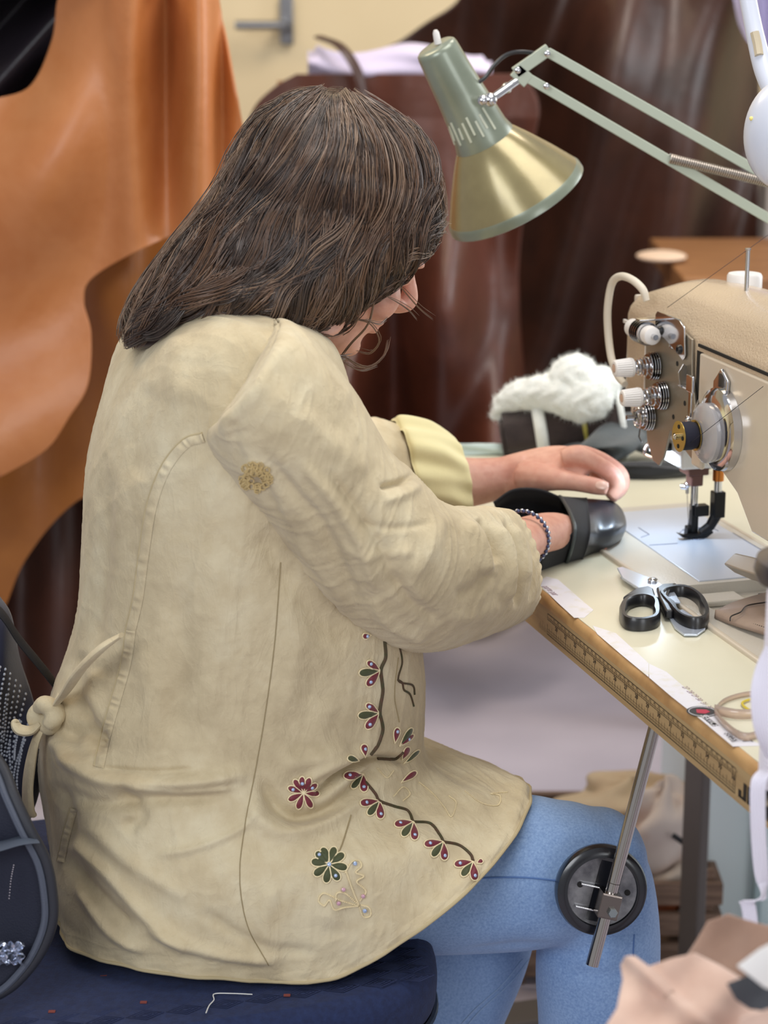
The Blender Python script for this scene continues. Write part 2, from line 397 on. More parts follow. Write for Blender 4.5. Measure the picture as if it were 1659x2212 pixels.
# printed ruler
yr = YF-.0003
def rq(x0, x1, z0, z1): return [T(x0, yr, z0), T(x1, yr, z0), T(x1, yr, z1), T(x0, yr, z1)]
RV = []; RF = []
def rect(x0, x1, z0, z1):
    k = len(RV); RV.extend(rq(x0, x1, z0, z1)); RF.append((k, k+1, k+2, k+3))
XE = .5955; zt_, zm, zm2, zb = -.0155, -.0190, -.0215, -.0370
lw = .00035
X36 = XE-.004
x_start = X36-.0254*17
for z in (zt_, zb): rect(x_start, XE, z-lw, z+lw)
rect(x_start, XE, -.0218, -.0214)
rect(x_start, XE, -.0196, -.0193)
rect(XE-.0006, XE, zb, zt_)
k = 0; x = XE-.0055
while x > x_start:      # centimetre row
    rect(x-.00025, x+.00025, -.0216, zt_); rect(x+.005-.0002, x+.005+.0002, -.0216, -.0190)
    rect(x+.0025-.00015, x+.0025+.00015, -.0216, -.0203); rect(x+.0075-.00015, x+.0075+.00015, -.0216, -.0203)
    x -= .01
for i in range(18):     # inch row
    x = X36-.0254*i
    rect(x-.0003, x+.0003, zb, -.0265)
    for q, h in ((.5, -.0270), (.25, -.0292), (.75, -.0292)):
        rect(x-.0254*q-.00022, x-.0254*q+.00022, zb, h)
    for q in (.125, .375, .625, .875): rect(x-.0254*q-.00015, x-.0254*q+.00015, zb, -.0325)
rect(x_start, XE, -.0316, -.0313); rect(x_start, XE, -.0343, -.0340)
tx = [(np.array(RV), RF)]
for i in range(17):
    n = 36-i; x = X36-.0254*i
    tx.append(text('%d' % (n//10), .0058, T(x-.0017, yr, -.0245), NR, NZ, bold=.03)); tx.append(text('%d' % (n % 10), .0058, T(x+.0017, yr, -.0245), NR, NZ, bold=.03))
for i in range(43):
    x = XE-.0055-.01*i
    tx.append(text('%d' % ((91-i) % 10), .0032, T(x+.008, yr, -.0172), NR, NZ, bold=.02))
put('ruler_print', J(*tx), M_ink, tab, smooth=0, fix=False)
# brand letters after the ruler
Lx = XE+.0065; LV = []
def blk(x0, x1, z0, z1): LV.append(poly([(x0, z0), (x1, z0), (x1, z1), (x0, z1)], T(Lx, yr-.0001, -.0368), NR, NZ, .0001))
hL = .0150; s_ = .0058
blk(0, .0052, 0, .0066); blk(.0012, .013, 0, .0022); blk(.0088, .0145, 0, hL)                       # J
blk(.0165, .0222, 0, hL); blk(.0165, .033, 0, .0030); blk(.0275, .033, 0, hL)                      # U
blk(.0360, .0418, 0, hL)                                                                          # K
for sg in (1, -1):
    LV.append(poly([(.0418, hL/2), (.0500, hL/2+sg*hL/2), (.0570, hL/2+sg*hL/2), (.0480, hL/2)][::sg], T(Lx, yr-.0001, -.0368), NR, NZ, .0001))
blk(.0590, .0648, 0, hL)                                                                          # I
put('brand_lettering', J(*LV), M_ink, tab, smooth=0)
# frame: legs, feet
for x in (-.30, .70):
    put('leg', tbox(x-.028, x+.028, .150, .163, -TZ+.05, -.045), M_grey, tab, bevel=.003, smooth=0)
    put('leg_head', tbox(x-.025, x+.025, -.05, .36, -.075, -.044), M_grey, tab, bevel=.003, smooth=0)
    put('foot_bar', tbox(x-.03, x+.03, -.18, .36, -TZ+.015, -TZ+.05), M_grey, tab, bevel=.004, smooth=0)
    for y in (-.16, .34): put('foot', lathe([(.025, 0), (.025, .012), (.015, .015)], T(x, y, -TZ), NZ, 20), mat('rubber', (24, 24, 26), .8) if 'rubber' not in MATS else MATS['rubber'], tab)
put('crossbar', tbox(-.30, .70, .19, .21, -.13, -.08), M_grey, tab, bevel=.003, smooth=0)
M_rub = MATS['rubber']
# pale cabinet behind the table leg
cab = thing('cabinet', (.77, 3.0, 0), 'pale blue cabinet with a recessed panel beside the table leg', 'cabinet')
M_pb = mat('pale_blue_panel', (232, 246, 248), .5)
cx0 = pty(1530, 1800, 2.8)[0]
put('body', box((cx0+.30, 3.06, .32), (.60, .5, .64)), M_pb, cab, bevel=.004)
put('door_panel', box((cx0+.35, 2.80, .31), (.50, .018, .58)), M_pb, cab, bevel=.003)
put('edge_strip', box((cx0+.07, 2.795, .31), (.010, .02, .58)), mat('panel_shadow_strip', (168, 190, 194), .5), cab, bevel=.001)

# ------------------------------------------------------------------ sewing machine
M_bei = mat('hammertone_beige', (192, 172, 146), .26, coat=.5, bump=(420, .8, .0016))
M_bei2 = mat('smooth_beige', (196, 184, 166), .35, coat=.3, bump=(260, .12, .0006))
M_bedm = mat('bed_enamel', (196, 190, 178), .3, coat=.3, bump=(380, .4, .0010))
M_pl = mat('polished_plate', (206, 214, 228), .34, .45, bump=(30, .06, .001))
M_tp = mat('matte_champagne_plate', (150, 140, 124), .38, .7, bump=(400, .08, .0003))
M_blk = mat('black_metal', (26, 26, 28), .3, .6)
M_bp = mat('black_plastic', (22, 22, 25), .35, coat=.2)
M_wh = mat('white_plastic', (222, 218, 214), .4)
M_cream = mat('cream_tube', (214, 204, 186), .45)
M_brs = mat('brass', (176, 150, 84), .3, 1)
M_cop = mat('copper', (190, 120, 60), .3, 1)
M_brn = mat('brown_metal', (96, 66, 60), .45, .3)
M_thr = mat('black_thread', (22, 22, 40), .8, bump=(900, .4, .0004))
M_dgap = mat('dark_gap', (16, 14, 12), .8)
mc = thing('sewing_machine', T(.1, 0, 0), 'beige hammertone industrial sewing machine set into the table', 'sewing machine')
# bed
rxb = [BX0+.001, .165, .30, BX1-.001]; ryb = [BY0+.001, -.092, .045, BY1-.001]; parts = []
for i in range(3):
    for j in range(3):
        if i == 1 and j == 1: continue
        parts.append(tbox(rxb[i], rxb[i+1], ryb[j], ryb[j+1], -.04, .0025))
put('bed', J(*parts), M_bedm, mc, smooth=0)
put('bed_rim', J(tbox(BX0, BX1, BY0-.001, BY0+.005, -.03, .0042), tbox(BX0, BX1, BY1-.004, BY1+.002, -.03, .0035)), M_bei2, mc, bevel=.002)
put('bed_recess', J(tbox(.165, .30, -.092, .045, -.04, -.010), tbox(.175, .205, -.085, -.035, -.010, -.004), tbox(.25, .295, .0, .04, -.010, -.002), tbox(.18, .215, .02, .03, -.01, -.003)), M_bedm, mc, bevel=.002)
put('spring_bracket', J(tbox(.195, .245, -.018, .006, -.004, -.0025), tbox(.240, .256, -.055, .008, -.004, -.0025)), M_blk, mc, bevel=.0006, label='black L-shaped spring bracket')
for y in (-.045, -.002):
    put('bracket_screw', lathe([(.0045, 0), (.0045, .003), (.003, .004)], T(.248, y, -.003), NZ, 16), M_bp, mc)
# slide plate + needle plate
PZ = .0036
put('slide_plate', poly([(-.118, -.062), (.157, -.066), (.157, .020), (.120, .046), (-.118, .046)], T(0, 0, .0018), NR, NF, PZ-.0018), M_pl, mc, bevel=.0005)
sc_ = []
def etch(P): sc_.append(tube([T(a, b, PZ+.0001) for a, b in P], .00045, 4))
etch([(-.050, -.045), (-.02, -.045), (-.012, -.058)]); etch([(-.03, .010), (-.03, .028), (-.018, .034), (-.012, .034)]); etch([(.0, .046), (.07, .046)])
etch([(.02, -.062), (.022, -.03)]); etch([(-.028, -.002), (-.028, .020)])
M_etch = mat('etched_line', (96, 104, 128), .5, .5)
for g_ in sc_+[tube([T(.02*math.cos(a)-.005, .012*math.sin(a), PZ+.0001) for a in np.linspace(0, 6.28, 30)], .0004, 4)]: put('plate_seam', g_, M_etch, mc)
put('feed_dog', J(*[tbox(-.010, .012, y, y+.0018, PZ-.001, PZ+.0006) for y in (-.006, -.003, .001, .004)]), M_steel, mc, smooth=0)
# head: section loft along x for the arm, with domed top
def sect(x):
    """closed section (y,z) of the arm at x, 28 points"""
    k = np.clip((x-.20)/.14, 0, 1); k = k*k*(3-2*k)
    zb = .138-.070*k; e = np.clip((x+.066)/.06, 0, 1); top = .281+.012*math.sin(min(1, max(0, (x+.06)/.2))*1.57)-.020*(1-e)**2
    yf, yb = -.061, .072
    P = [(yf, zb+.012), (yf, .175), (yf, .215), (yf, .243), (yf+.003, .252), (yf+.012, .262)]
    for t in np.linspace(.12, .88, 9):
        y = yf+(yb-yf)*t; P.append((y, .262+(top-.262)*math.sin(math.pi*t)**.75))
    P += [(yb-.010, .262), (yb-.002, .25), (yb, .22), (yb, .18), (yb, zb+.014), (yb-.004, zb+.004), (yb-.014, zb), (.03, zb), (0, zb), (-.03, zb), (yf+.014, zb), (yf+.003, zb+.003)]
    return P
def armx(x0, x1, n, ends=True):
    xs = np.linspace(x0, x1, n); R = np.array([[T(x, y, z) for y, z in sect(x)] for x in xs])
    return grid(R, True, (ends, ends))
def shrink(R, f): c = R.mean(0); return c+(R-c)*f
xs = np.concatenate([[-.066, -.0645, -.060], np.linspace(-.05, .46, 40)])
R = []
for i, x in enumerate(xs):
    r = np.array([T(x, y, z) for y, z in sect(x)]); R.append(shrink(r, (.93, .97, .99)[i]) if i < 3 else r)
put('arm', grid(np.array(R), True, (True, True)), M_bei, mc, smooth=50)
# front cover panel with dark seam line
put('seam_gap', tbox(.126, .46, -.0625, -.060, .2405, .2435), M_dgap, mc, smooth=0)
fp = [(.137, .236), (.46, .236), (.46, .085), (.27, .085), (.235, .115), (.20, .128), (.16, .130), (.1405, .137), (.1405, .180), (.137, .190)]
put('front_cover', poly(fp, T(0, -.060, 0), NR, NZ, -.0055, hdir=NF), M_bei2, mc, bevel=.002)
put('side_gap', poly([(.122, .236), (.137, .236), (.141, .2), (.146, .16), (.158, .14), (.14, .125), (.122, .125)], T(0, -.0605, 0), NR, NZ, -.001, hdir=NF), M_dgap, mc, smooth=0)
# pillar + lower flare
R = []
for z, x0, y0, y1 in ((.0, .335, -.075, .06), (.03, .34, -.068, .058), (.08, .335, -.060, .058), (.12, .30, -.056, .06), (.14, .27, -.05, .06)):
    x1 = .46; c = np.array([(x0+x1)/2, (y0+y1)/2]); a, b = (x1-x0)/2, (y1-y0)/2; t = np.linspace(0, 2*np.pi, 36, endpoint=False)
    R.append([T(c[0]+a*np.sign(math.cos(q))*abs(math.cos(q))**.35, c[1]+b*np.sign(math.sin(q))*abs(math.sin(q))**.35, z) for q in t])
put('pillar', grid(cr(np.array(R), 16), True, (True, True)), M_bei2, mc, smooth=60)
# lower head block
hb = [(-.036, .141), (.052, .141), (.048, .135), (.037, .128), (.036, .090), (.0335, .0865), (-.0315, .0865), (-.036, .090)]
put('head_block', J(tbox(-.036, .036, -.034, .036, .088, .142), tbox(-.03, .10, -.045, .060, .120, .142)), mat('head_enamel', (206, 204, 198), .35, coat=.3), mc, bevel=.004)
put('face_plate', tbox(-.0705, -.066, -.050, .055, .13, .262), M_bei2, mc, bevel=.002)
put('end_cap_trim', J(tbox(-.067, .0, -.0635, -.0605, .232, .236), tbox(-.006, -.003, -.0635, -.0605, .14, .236)), M_wh, mc, bevel=.0005)
# tension plate
tp = [(.002, .150), (.0, .225), (.006, .243), (.085, .252), (.116, .246), (.119, .212), (.128, .185), (.134, .160), (.135, .129), (.126, .124), (.070, .142), (.056, .110), (.045, .098), (.028, .100), (.012, .118)]
put('tension_plate', poly(tp, T(0, -.062, 0), NR, NZ, -.0030, hdir=NF), M_tp, mc, bevel=.0008, label='matte champagne metal plate with holes')
dk = [lathe([(.0027, 0), (.0027, .0004)], T(x, -.0650, z), -NF, 14) for x, z in ((.083, .215), (.105, .178), (.078, .158), (.060, .180), (.112, .146))]
for d_ in dk: put('plate_hole', d_, M_dgap, mc, smooth=0)
def screw(x, z, y=-.065, r=.0042, m=None):
    o = T(x, y, z)
    s = put('screw', J(lathe([(r, 0), (r, .0014), (r*.75, .0028), (r*.45, .0030), (r*.4, .0016), (0.0004, .0016)], o, -NF, 20)), m or M_chrome, mc)
for x, z in ((.070, .232), (.116, .164)): screw(x, z)
# take-up bracket at the top: a shiny plate with two black screws
put('thread_guide_plate', poly([(.030, .238), (.030, .258), (.035, .262), (.090, .262), (.103, .256), (.107, .228), (.102, .222), (.085, .228), (.055, .236)], T(0, -.0660, 0), NR, NZ, -.0022, hdir=NF), M_chrome, mc, bevel=.0008, label='mirror-bright thread guide plate')
screw(.045, .243, -.068, .005, M_bp); screw(.094, .232, -.068, .005, M_bp)
def tension(px, pz, L, name='tension_assembly', knob=True):
    o = T(px, -.0655, pz); A = -NF
    base = put(name, cyl(o, o+A*L*.95, .0026, 12), M_chrome, mc)
    dd = []
    for k, (h, r) in enumerate(((.001, .0150), (.0035, .0148), (.0062, .0146), (.0088, .0135))):
        dd.append(lathe([(r*.3, 0), (r, .0004), (r+.0002, .0009), (r, .0014), (r*.3, .0016)], o+A*h, A, 28))
    put('tension_disc', J(*dd), M_chrome, base)
    t = np.linspace(0, 5*2*np.pi, 140); u = NR; v = NZ; h = np.linspace(.011, L*.62, 140); rr = np.linspace(.0105, .0062, 140)
    put('tension_spring', tube(o+A*h[:, None]+rr[:, None]*(np.cos(t)[:, None]*u+np.sin(t)[:, None]*v), .0007, 6), M_chrome, base)
    if knob:
        a = np.linspace(0, 2*np.pi, 96, endpoint=False); R = []
        for hh, r in ((0, .0098), (.003, .0104), (.0031, .0098), (.019, .0085), (.0205, .0075), (.021, .005), (.0195, .0045)):
            k = 1+(.035*np.sign(np.sin(a*24)) if .003 < hh < .02 else 0)
            R.append(o+A*(L*.6+hh)+(r*k)[:, None]*(np.cos(a)[:, None]*NR+np.sin(a)[:, None]*NZ) if not np.isscalar(k) else o+A*(L*.6+hh)+r*(np.cos(a)[:, None]*NR+np.sin(a)[:, None]*NZ))
        put('tension_knob', grid(np.array(R), True, (True, True)), M_wh, base, smooth=30, label='ribbed white knob')
        put('knob_cap', lathe([(.0042, 0), (.0042, .0015), (.002, .002)], o+A*(L*.6+.0195), A, 16), mat('cap_beige', (190, 160, 140), .5), base)
tension(.032, .203, .046); tension(.055, .176, .046)
tension(.022, .147, .030, 'check_spring_assembly', False)
o = T(.022, -.0655, .147)
put('check_spring', J(torus(o-NF*.016, -NF, .011, .0008), tube([o-NF*.016+NR*.011, o-NF*.016-NZ*.02+NR*.006, o-NF*.010-NZ*.028], .0008, 6)), M_chrome, mc)
# top pretension, axis along x, held on bracket
o = T(.018, -.078, .238)
pt0 = put('pretension_assembly', cyl(T(-.006, -.078, .238), T(.056, -.078, .238), .003, 12), M_chrome, mc)
put('pretension_bracket', tbox(.024, .036, -.088, -.060, .252, .2535), M_chrome, pt0, bevel=.0004)
put('tension_disc', J(*[lathe([(.004, 0), (.0125, .0006), (.0125, .0014), (.004, .002)], T(x, -.078, .238), NR, 28) for x in (.012, .017, .022, .027, .033)]), M_chrome, pt0)
put('tension_knob', lathe([(.0095, 0), (.0100, .003), (.0092, .012), (.007, .0135)], T(.036, -.078, .238), NR, 40), M_wh, pt0, label='ribbed white knob')
put('tension_knob', lathe([(.0088, 0), (.0098, .004), (.0095, .015), (.007, .017)], T(.009, -.078, .238), -NR, 40), M_wh, pt0, label='smooth white knob')
# folded bright guide on plate edge
put('wire_guide', J(poly([(-.010, -.012), (.006, -.012), (.010, .004), (.002, .012), (-.006, .008)], T(.108, -.068, .208), NR*.5-NF*.86, NZ, .0012), tbox(.100, .128, -.072, -.066, .196, .198)), M_chrome, mc, bevel=.0003)
# cream take-up guard tube
gp = [T(.024, -.066, .256), T(.010, -.072, .277), T(-.010, -.082, .287), T(-.028, -.090, .284), T(-.040, -.094, .262), T(-.044, -.096, .235), T(-.040, -.096, .205), T(-.026, -.094, .178), T(-.012, -.092, .165)]
gp = [onT(1397, 650, -.067), onT(1388, 625, -.070), onT(1365, 604, -.076), onT(1340, 597, -.080), onT(1322, 612, -.083), onT(1313, 660, -.085), onT(1313, 710, -.085), onT(1320, 770, -.085), onT(1334, 810, -.084), onT(1350, 830, -.083)]
put('take_up_guard', tube(gp, [.0035]+[.0042]*8+[.0036], 14, n=70), M_cream, mc, label='cream bent guard loop')
# top details
put('oil_gauge', lathe([(.0185, -.006), (.0185, .0165), (.017, .019), (.008, .0195), (.006, .017)], T(.035, .030, .278), NZ, 40), M_wh, mc, label='white round cap on the arm')
put('spool_pin', J(lathe([(.0022, 0), (.0022, .048), (.0030, .0485), (.0032, .050), (.001, .0505)], T(.110, -.004, .285), NZ, 14)), M_chrome, mc)
put('screw', lathe([(.0055, 0), (.005, .002), (.003, .0026)], T(.017, -.026, .272), NZ, 16), M_bp, mc)
# thread from the top of the arm to the guide
def thr(P, nm, m=None): return put(nm, tube(P, .00028, 4), m or MATS['black_thread'], mc, smooth=180)
thr([onT(1442, 664, -.070), T(.06, .05, .345)], 'thread'); 
# needle bars and feet
put('foot_bar_sleeve', cyl(T(.012, .020, .0905), T(.012, .020, .068), .0062), M_cop, mc, label='copper-coloured sleeve')
put('presser_bar', cyl(T(.012, .020, .092), T(.012, .020, .050), .0045), M_chrome, mc)
put('needle_bar_clamp', J(tbox(-.016, .010, -.014, .010, .074, .0895), tbox(-.006, .009, -.010, .004, .062, .078)), M_brn, mc, bevel=.0015)
put('needle_bar', cyl(T(0, -.002, .076), T(0, -.002, .034), .0042), M_chrome, mc)
nd = put('needle', J(cyl(T(-.010, -.006, .074), T(-.010, -.006, .050), .002, 10), cyl(T(-.010, -.006, .050), T(-.008, -.004, .010), .0006, 8)), M_chrome, mc)
put('needle_screw', J(lathe([(.0032, 0), (.0032, .007)], T(-.010, -.006, .057), -NR*.7-NF*.7, 14), ell(T(-.010, -.006, .060), (.004, .004, .004))), M_chrome, mc)
put('inner_foot', J(tbox(-.004, .005, -.006, .002, .008, .040), tbox(-.002, .010, -.004, .012, .028, .040), poly([(-.006, 0), (.004, 0), (.005, .010), (-.004, .012)], T(-.001, -.004, .004), NR, NZ, .006)), M_blk, mc, bevel=.001, smooth=0)
fo = [T(.012, .020, .058), T(.012, .021, .030), T(.010, .014, .016), T(.006, .004, .008), T(.004, -.006, .0055)]
put('outer_foot', J(tbox(.0055, .0185, .014, .027, .027, .056), tube([T(.012, .020, .030), T(.011, .013, .017), T(.008, .003, .009)], [.0066, .006, .005], 8), poly([(-.024, .0075), (-.019, .0030), (-.006, .0006), (.010, .0006), (.018, .006), (.014, .0095), (.0, .0055), (-.014, .0045)], T(.002, 0, PZ), NF, NZ, .010, hdir=NR)), M_blk, mc, bevel=.0012, smooth=0)
put('eye_guard', tube([T(-.030, -.036, .112), T(-.034, -.046, .100), T(-.030, -.048, .092), T(-.010, -.040, .090)], .0018, 8, n=24), M_chrome, mc)
put('finger_guard', box(T(-.022, -.040, .098), (.022, .002, .012), TAX), mat('ruby_plastic', (150, 70, 70), .2, trans=.4), mc, bevel=.0008)
# bobbin winder on the front cover
o = T(.180, -.0640, .176); A = -NF
bw = put('bobbin_winder', lathe([(.020, 0), (.040, .001), (.042, .004), (.041, .012), (.037, .014), (.03, .0145)], T(.200, -.062, .172), A, 48), M_chrome, mc, label='chrome bobbin winder housing')
put('winder_wheel', lathe([(.010, 0), (.028, .001), (.030, .004), (.030, .009), (.026, .012), (.010, .0125)], T(.188, -.072, .166), A, 48), mat('clear_grey_plastic', (190, 186, 186), .15, trans=.3, coat=.4), bw)
bb = T(.178, -.086, .162)
put('bobbin_flange', lathe([(.002, 0), (.0155, 0), (.0155, .0008), (.002, .0008)], bb-NF*.017, A, 36), M_brs, bw, label='brass bobbin flange')
put('bobbin_flange', lathe([(.002, 0), (.0155, 0), (.0155, .0008), (.002, .0008)], bb, A, 36), M_brs, bw, label='brass bobbin flange')
put('bobbin_thread', lathe([(.013, 0), (.0142, .004), (.0142, .012), (.0135, .016)], bb+A*.0008, A, 36), M_thr, bw, label='black thread wound on the bobbin')
put('flange_hole', J(*[lathe([(.0022, 0), (.0022, .0003)], bb-NF*.0180+.0098*(NR*math.cos(a)+NZ*math.sin(a)), A, 12) for a in (1.57, 3.14+.1, 0, 4.71)]), M_dgap, bw)
put('winder_spindle', lathe([(.003, 0), (.003, .004), (.0015, .0055)], bb-NF*.0178, A, 12), M_chrome, bw)
put('winder_lever', J(tbox(.162, .169, -.088, -.086, .178, .205), tbox(.158, .173, -.089, -.086, .203, .220)), M_chrome, bw, bevel=.001)
put('winder_bracket', J(poly([(0, 0), (.030, .012), (.034, .050), (.018, .060), (.002, .045)], T(.178, -.066, .172), NR, NZ, -.004, hdir=NF)), M_chrome, bw, bevel=.0015)
put('thread_hook', tube([T(.134, -.062, .190), T(.150, -.075, .180), T(.160, -.078, .178)], .001, 6), M_chrome, bw)
put('winder_post', tbox(.126, .150, -.066, -.060, .118, .150), M_bei2, mc, bevel=.003)
put('work_light', lathe([(.010, 0), (.010, .003), (.008, .004)], T(0, -.046, .106), -NZ, 24), mat('led_lens', (235, 242, 255), .3, emit=3), mc, label='small lit lamp under the arm')
thr([bb-NF*.012+NZ*(-.008)+NR*.008, T(.30, -.075, .235)], 'bobbin_lead_thread')
put('lamp_bracket', tbox(-.008, .008, -.050, -.034, .103, .112), M_blk, mc, bevel=.001)
put('handwheel', lathe([(.0, 0), (.050, 0), (.062, .006), (.064, .016), (.062, .028), (.05, .034), (.02, .038), (0.001, .038)], T(.460, .005, .215), NR, 48), M_bp, mc)
# reverse lever low on the pillar
rv = poly([(0, .004), (0, .022), (.085, .024), (.12, .012), (.12, -.008), (.05, -.010)], T(.205, -.105, .028), NR, NZ, .020, hdir=NF)
put('reverse_lever', J(tube([onT(1588, 1216, -.06), onT(1625, 1228, -.06), onT(1700, 1250, -.06), T(.36, -.03, .05)], [.013, .015, .014, .010], 4, flat=.8)), mat('lever_taupe', (150, 138, 124), .4, coat=.2), mc, bevel=.002, smooth=30, label='taupe reverse-feed lever')
# ------------------------------------------------------------------ seated woman
BL = -NR; BF = NF; C0 = np.array([-.24, 1.98, .50])      # body frame: forward BF, her left BL
def onB(px, py, l=0.0):
    r = ray(px, py); P0 = C0+BL*l; return CAM+r*(((P0-CAM)@BL)/(r@BL))
def remesh(parts, voxel, sm=6, f=.5):
    V, F = J(*parts); me = bpy.data.meshes.new('tmp'); me.from_pydata(V.tolist(), [], F)
    bm = bmesh.new(); bm.from_mesh(me); bmesh.ops.recalc_face_normals(bm, faces=bm.faces); bm.to_mesh(me); bm.free()
    o = bpy.data.objects.new('tmp', me); COL.objects.link(o)
    r = o.modifiers.new('r', 'REMESH'); r.mode = 'VOXEL'; r.voxel_size = voxel
    s = o.modifiers.new('s', 'SMOOTH'); s.iterations = sm; s.factor = f
    dg = bpy.context.evaluated_depsgraph_get(); dg.update(); e = o.evaluated_get(dg); m = e.to_mesh()
    n = len(m.vertices); co = np.zeros(n*3); m.vertices.foreach_get('co', co); FF = [tuple(p.vertices) for p in m.polygons]
    e.to_mesh_clear(); bpy.data.objects.remove(o); bpy.data.meshes.remove(me)
    return co.reshape(-1, 3), FF
def bvh(g): return BVHTree.FromPolygons([tuple(v) for v in g[0]], [tuple(f) for f in g[1]])
def cast(B, px, py, off=0.0, miss=None):
    r = ray(px, py); d = Vector(r).normalized(); h = B.ray_cast(Vector(CAM), d)
    if h[0] is None: return miss, None
    n = np.array(h[1]); 
    if n @ r > 0: n = -n
    return np.array(h[0])+n*off, n
def projline(B, P, n, off=.0004):
    Q = cr(np.array(P, float), n); out = []
    for a, b in Q:
        p, _ = cast(B, a, b, off)
        if p is not None: out.append(p)
    return np.array(out)

# materials ------------------------------------------------------------------
def cloth_mat():
    m = mat('beige_cotton', (205, 190, 154), .85, sheen=.15); N = NT(m)
    n1 = N.noise(7, 5, .6); n2 = N.noise(26, 5, .65)
    c = N.ramp(N.math('ADD', N.math('MULTIPLY', n1, .6), N.math('MULTIPLY', n2, .4)), [(.38, lin((182, 165, 132))), (.5, lin((199, 183, 149))), (.62, lin((211, 198, 166)))])
    N.l(c, N.b.inputs['Base Color'])
    w = N.noise(1500, 2, .5); cr1 = N.noise(75, 6, .66, dist=.7); cr2 = N.noise(38, 4, .55, stretch=(1, 1, .35), dist=.8)
    rg = N.math('POWER', N.math('SUBTRACT', 1.0, N.math('ABSOLUTE', N.math('MULTIPLY', N.math('SUBTRACT', cr2, .5), 6.0))), 3.0)
    rg = N.math('MAXIMUM', rg, 0.0)
    b1 = N.bump(rg, .24, .0015); b2 = N.bump(cr1, .5, .0022, b1); b3 = N.bump(w, .25, .0003, b2); N.l(b3, N.b.inputs['Normal'])
    return m
M_cot = cloth_mat()
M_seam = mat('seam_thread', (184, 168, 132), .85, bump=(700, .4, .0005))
M_seamd = mat('dark_seam_thread', (150, 134, 100), .9)  # darker thread for the thin seams
M_gold = mat('gold_braid', (232, 216, 176), .4, .15)
M_red = mat('burgundy_stitching', (110, 24, 42), .55, sheen=.2, bump=(900, .4, .0006))
M_grn = mat('olive_stitching', (62, 68, 34), .6, sheen=.2, bump=(900, .4, .0006))
M_vine = mat('brown_vine_cord', (84, 56, 40), .7, col2=(60, 62, 34), nscale=120)
M_gem = mat('iridescent_stone', (170, 190, 225), .05, .3, coat=1)
M_pink = mat('pale_pink_stone', (206, 160, 176), .1, .1, coat=1)
def denim():
    m = mat('light_blue_denim', (112, 146, 198), .8, sheen=.15); N = NT(m)
    n = N.noise(420, 3, .6); n1 = N.noise(5, 3)
    c = N.ramp(N.math('ADD', N.math('MULTIPLY', n, .55), N.math('MULTIPLY', n1, .45)), [(.32, lin((98, 130, 178))), (.66, lin((144, 172, 210)))])
    N.l(c, N.b.inputs['Base Color']); N.l(N.bump(N.noise(900, 2), .35, .0005, N.bump(N.noise(16, 4, dist=.6), .2, .006)), N.b.inputs['Normal']); return m
M_den = denim()
def skin():
    m = mat('skin', (214, 160, 140), .5, sss=.12); N = NT(m)
    c = N.ramp(N.math('ADD', N.math('MULTIPLY', N.noise(22, 4), .6), N.math('MULTIPLY', N.noise(90, 4), .4)), [(.35, lin((196, 138, 120))), (.65, lin((220, 172, 152)))])
    N.l(c, N.b.inputs['Base Color']); N.l(N.bump(N.noise(260, 4, dist=.5), .25, .0006), N.b.inputs['Normal']); return m
M_skin = skin()
woman = thing('person', (C0[0], C0[1], .49), 'person in beige embroidered tunic and blue jeans, bent over the sewing table', 'person')

# ------------------------------------------------------------------ body
Hc = onB(711, 468); Gd = vnorm(BF*.85-NZ*.52); Ud = vnorm(BF*.52+NZ*.85); Rn = -BL
def H(g, u, s=0.0): return Hc+Gd*g+Ud*u+Rn*s
hr = [(.098, -.01, .012, .012), (.094, -.045, .042, .040), (.082, -.068, .063, .056), (.064, -.082, .079, .067), (.043, -.090, .090, .073), (.02, -.094, .096, .076), (.004, -.092, .096, .075),
      (-.006, -.090, .092, .073), (-.02, -.085, .090, .070), (-.035, -.078, .091, .067), (-.052, -.064, .092, .062), (-.068, -.045, .090, .056), (-.082, -.022, .086, .049), (-.096, .004, .088, .038), (-.106, .028, .080, .026), (-.111, .05, .068, .012)]
R = []
for u, b, f, w in hr:
    t = np.linspace(0, 2*np.pi, 40, endpoint=False); c = (b+f)/2; a = (f-b)/2
    R.append([H(c+a*math.cos(q), u, w*math.sin(q)*(1-.12*max(0, math.cos(q))**2)) for q in t])
parts = [grid(cr(np.array(R), 60), True, (True, True))]
parts.append(tube([H(.088, 0), H(.098, -.012), H(.107, -.024), H(.109, -.032), H(.100, -.040), H(.088, -.044)], [.006, .0065, .008, .0085, .008, .006], 14, n=30))
for s in (-1, 1):
    parts += [ell(H(.098, -.037, .0095*s), (.008, .006, .006), (Gd, Rn, Ud)), ell(H(.072, -.042, .034*s), (.018, .020, .022), (Gd, Rn, Ud)),
              ell(H(.083, .004, .026*s), (.012, .022, .006), (Gd, Rn, Ud)), ell(H(.079, -.012, .031*s), (.012, .015, .011), (Gd, Rn, Ud))]
parts += [ell(H(.088, -.061), (.009, .021, .0055), (Gd, Rn, Ud)), ell(H(.087, -.070), (.009, .018, .0055), (Gd, Rn, Ud)), ell(H(.079, -.094), (.011, .017, .011), (Gd, Rn, Ud))]
# ears
for s in (1, -1):
    ec = onB(700, 700, -.066) if s == 1 else None
    if ec is None:
        ec = onB(700, 700, -.066); ec = ec-2*((ec-Hc)@BL)*BL
    parts += [ell(ec, (.013, .007, .024), (Gd, Rn, Ud)), ell(ec-Ud*.018, (.009, .0065, .011), (Gd, Rn, Ud)), torus(ec+Rn*s*.004+Ud*.006, Rn, .013, .004, 20, 6)]
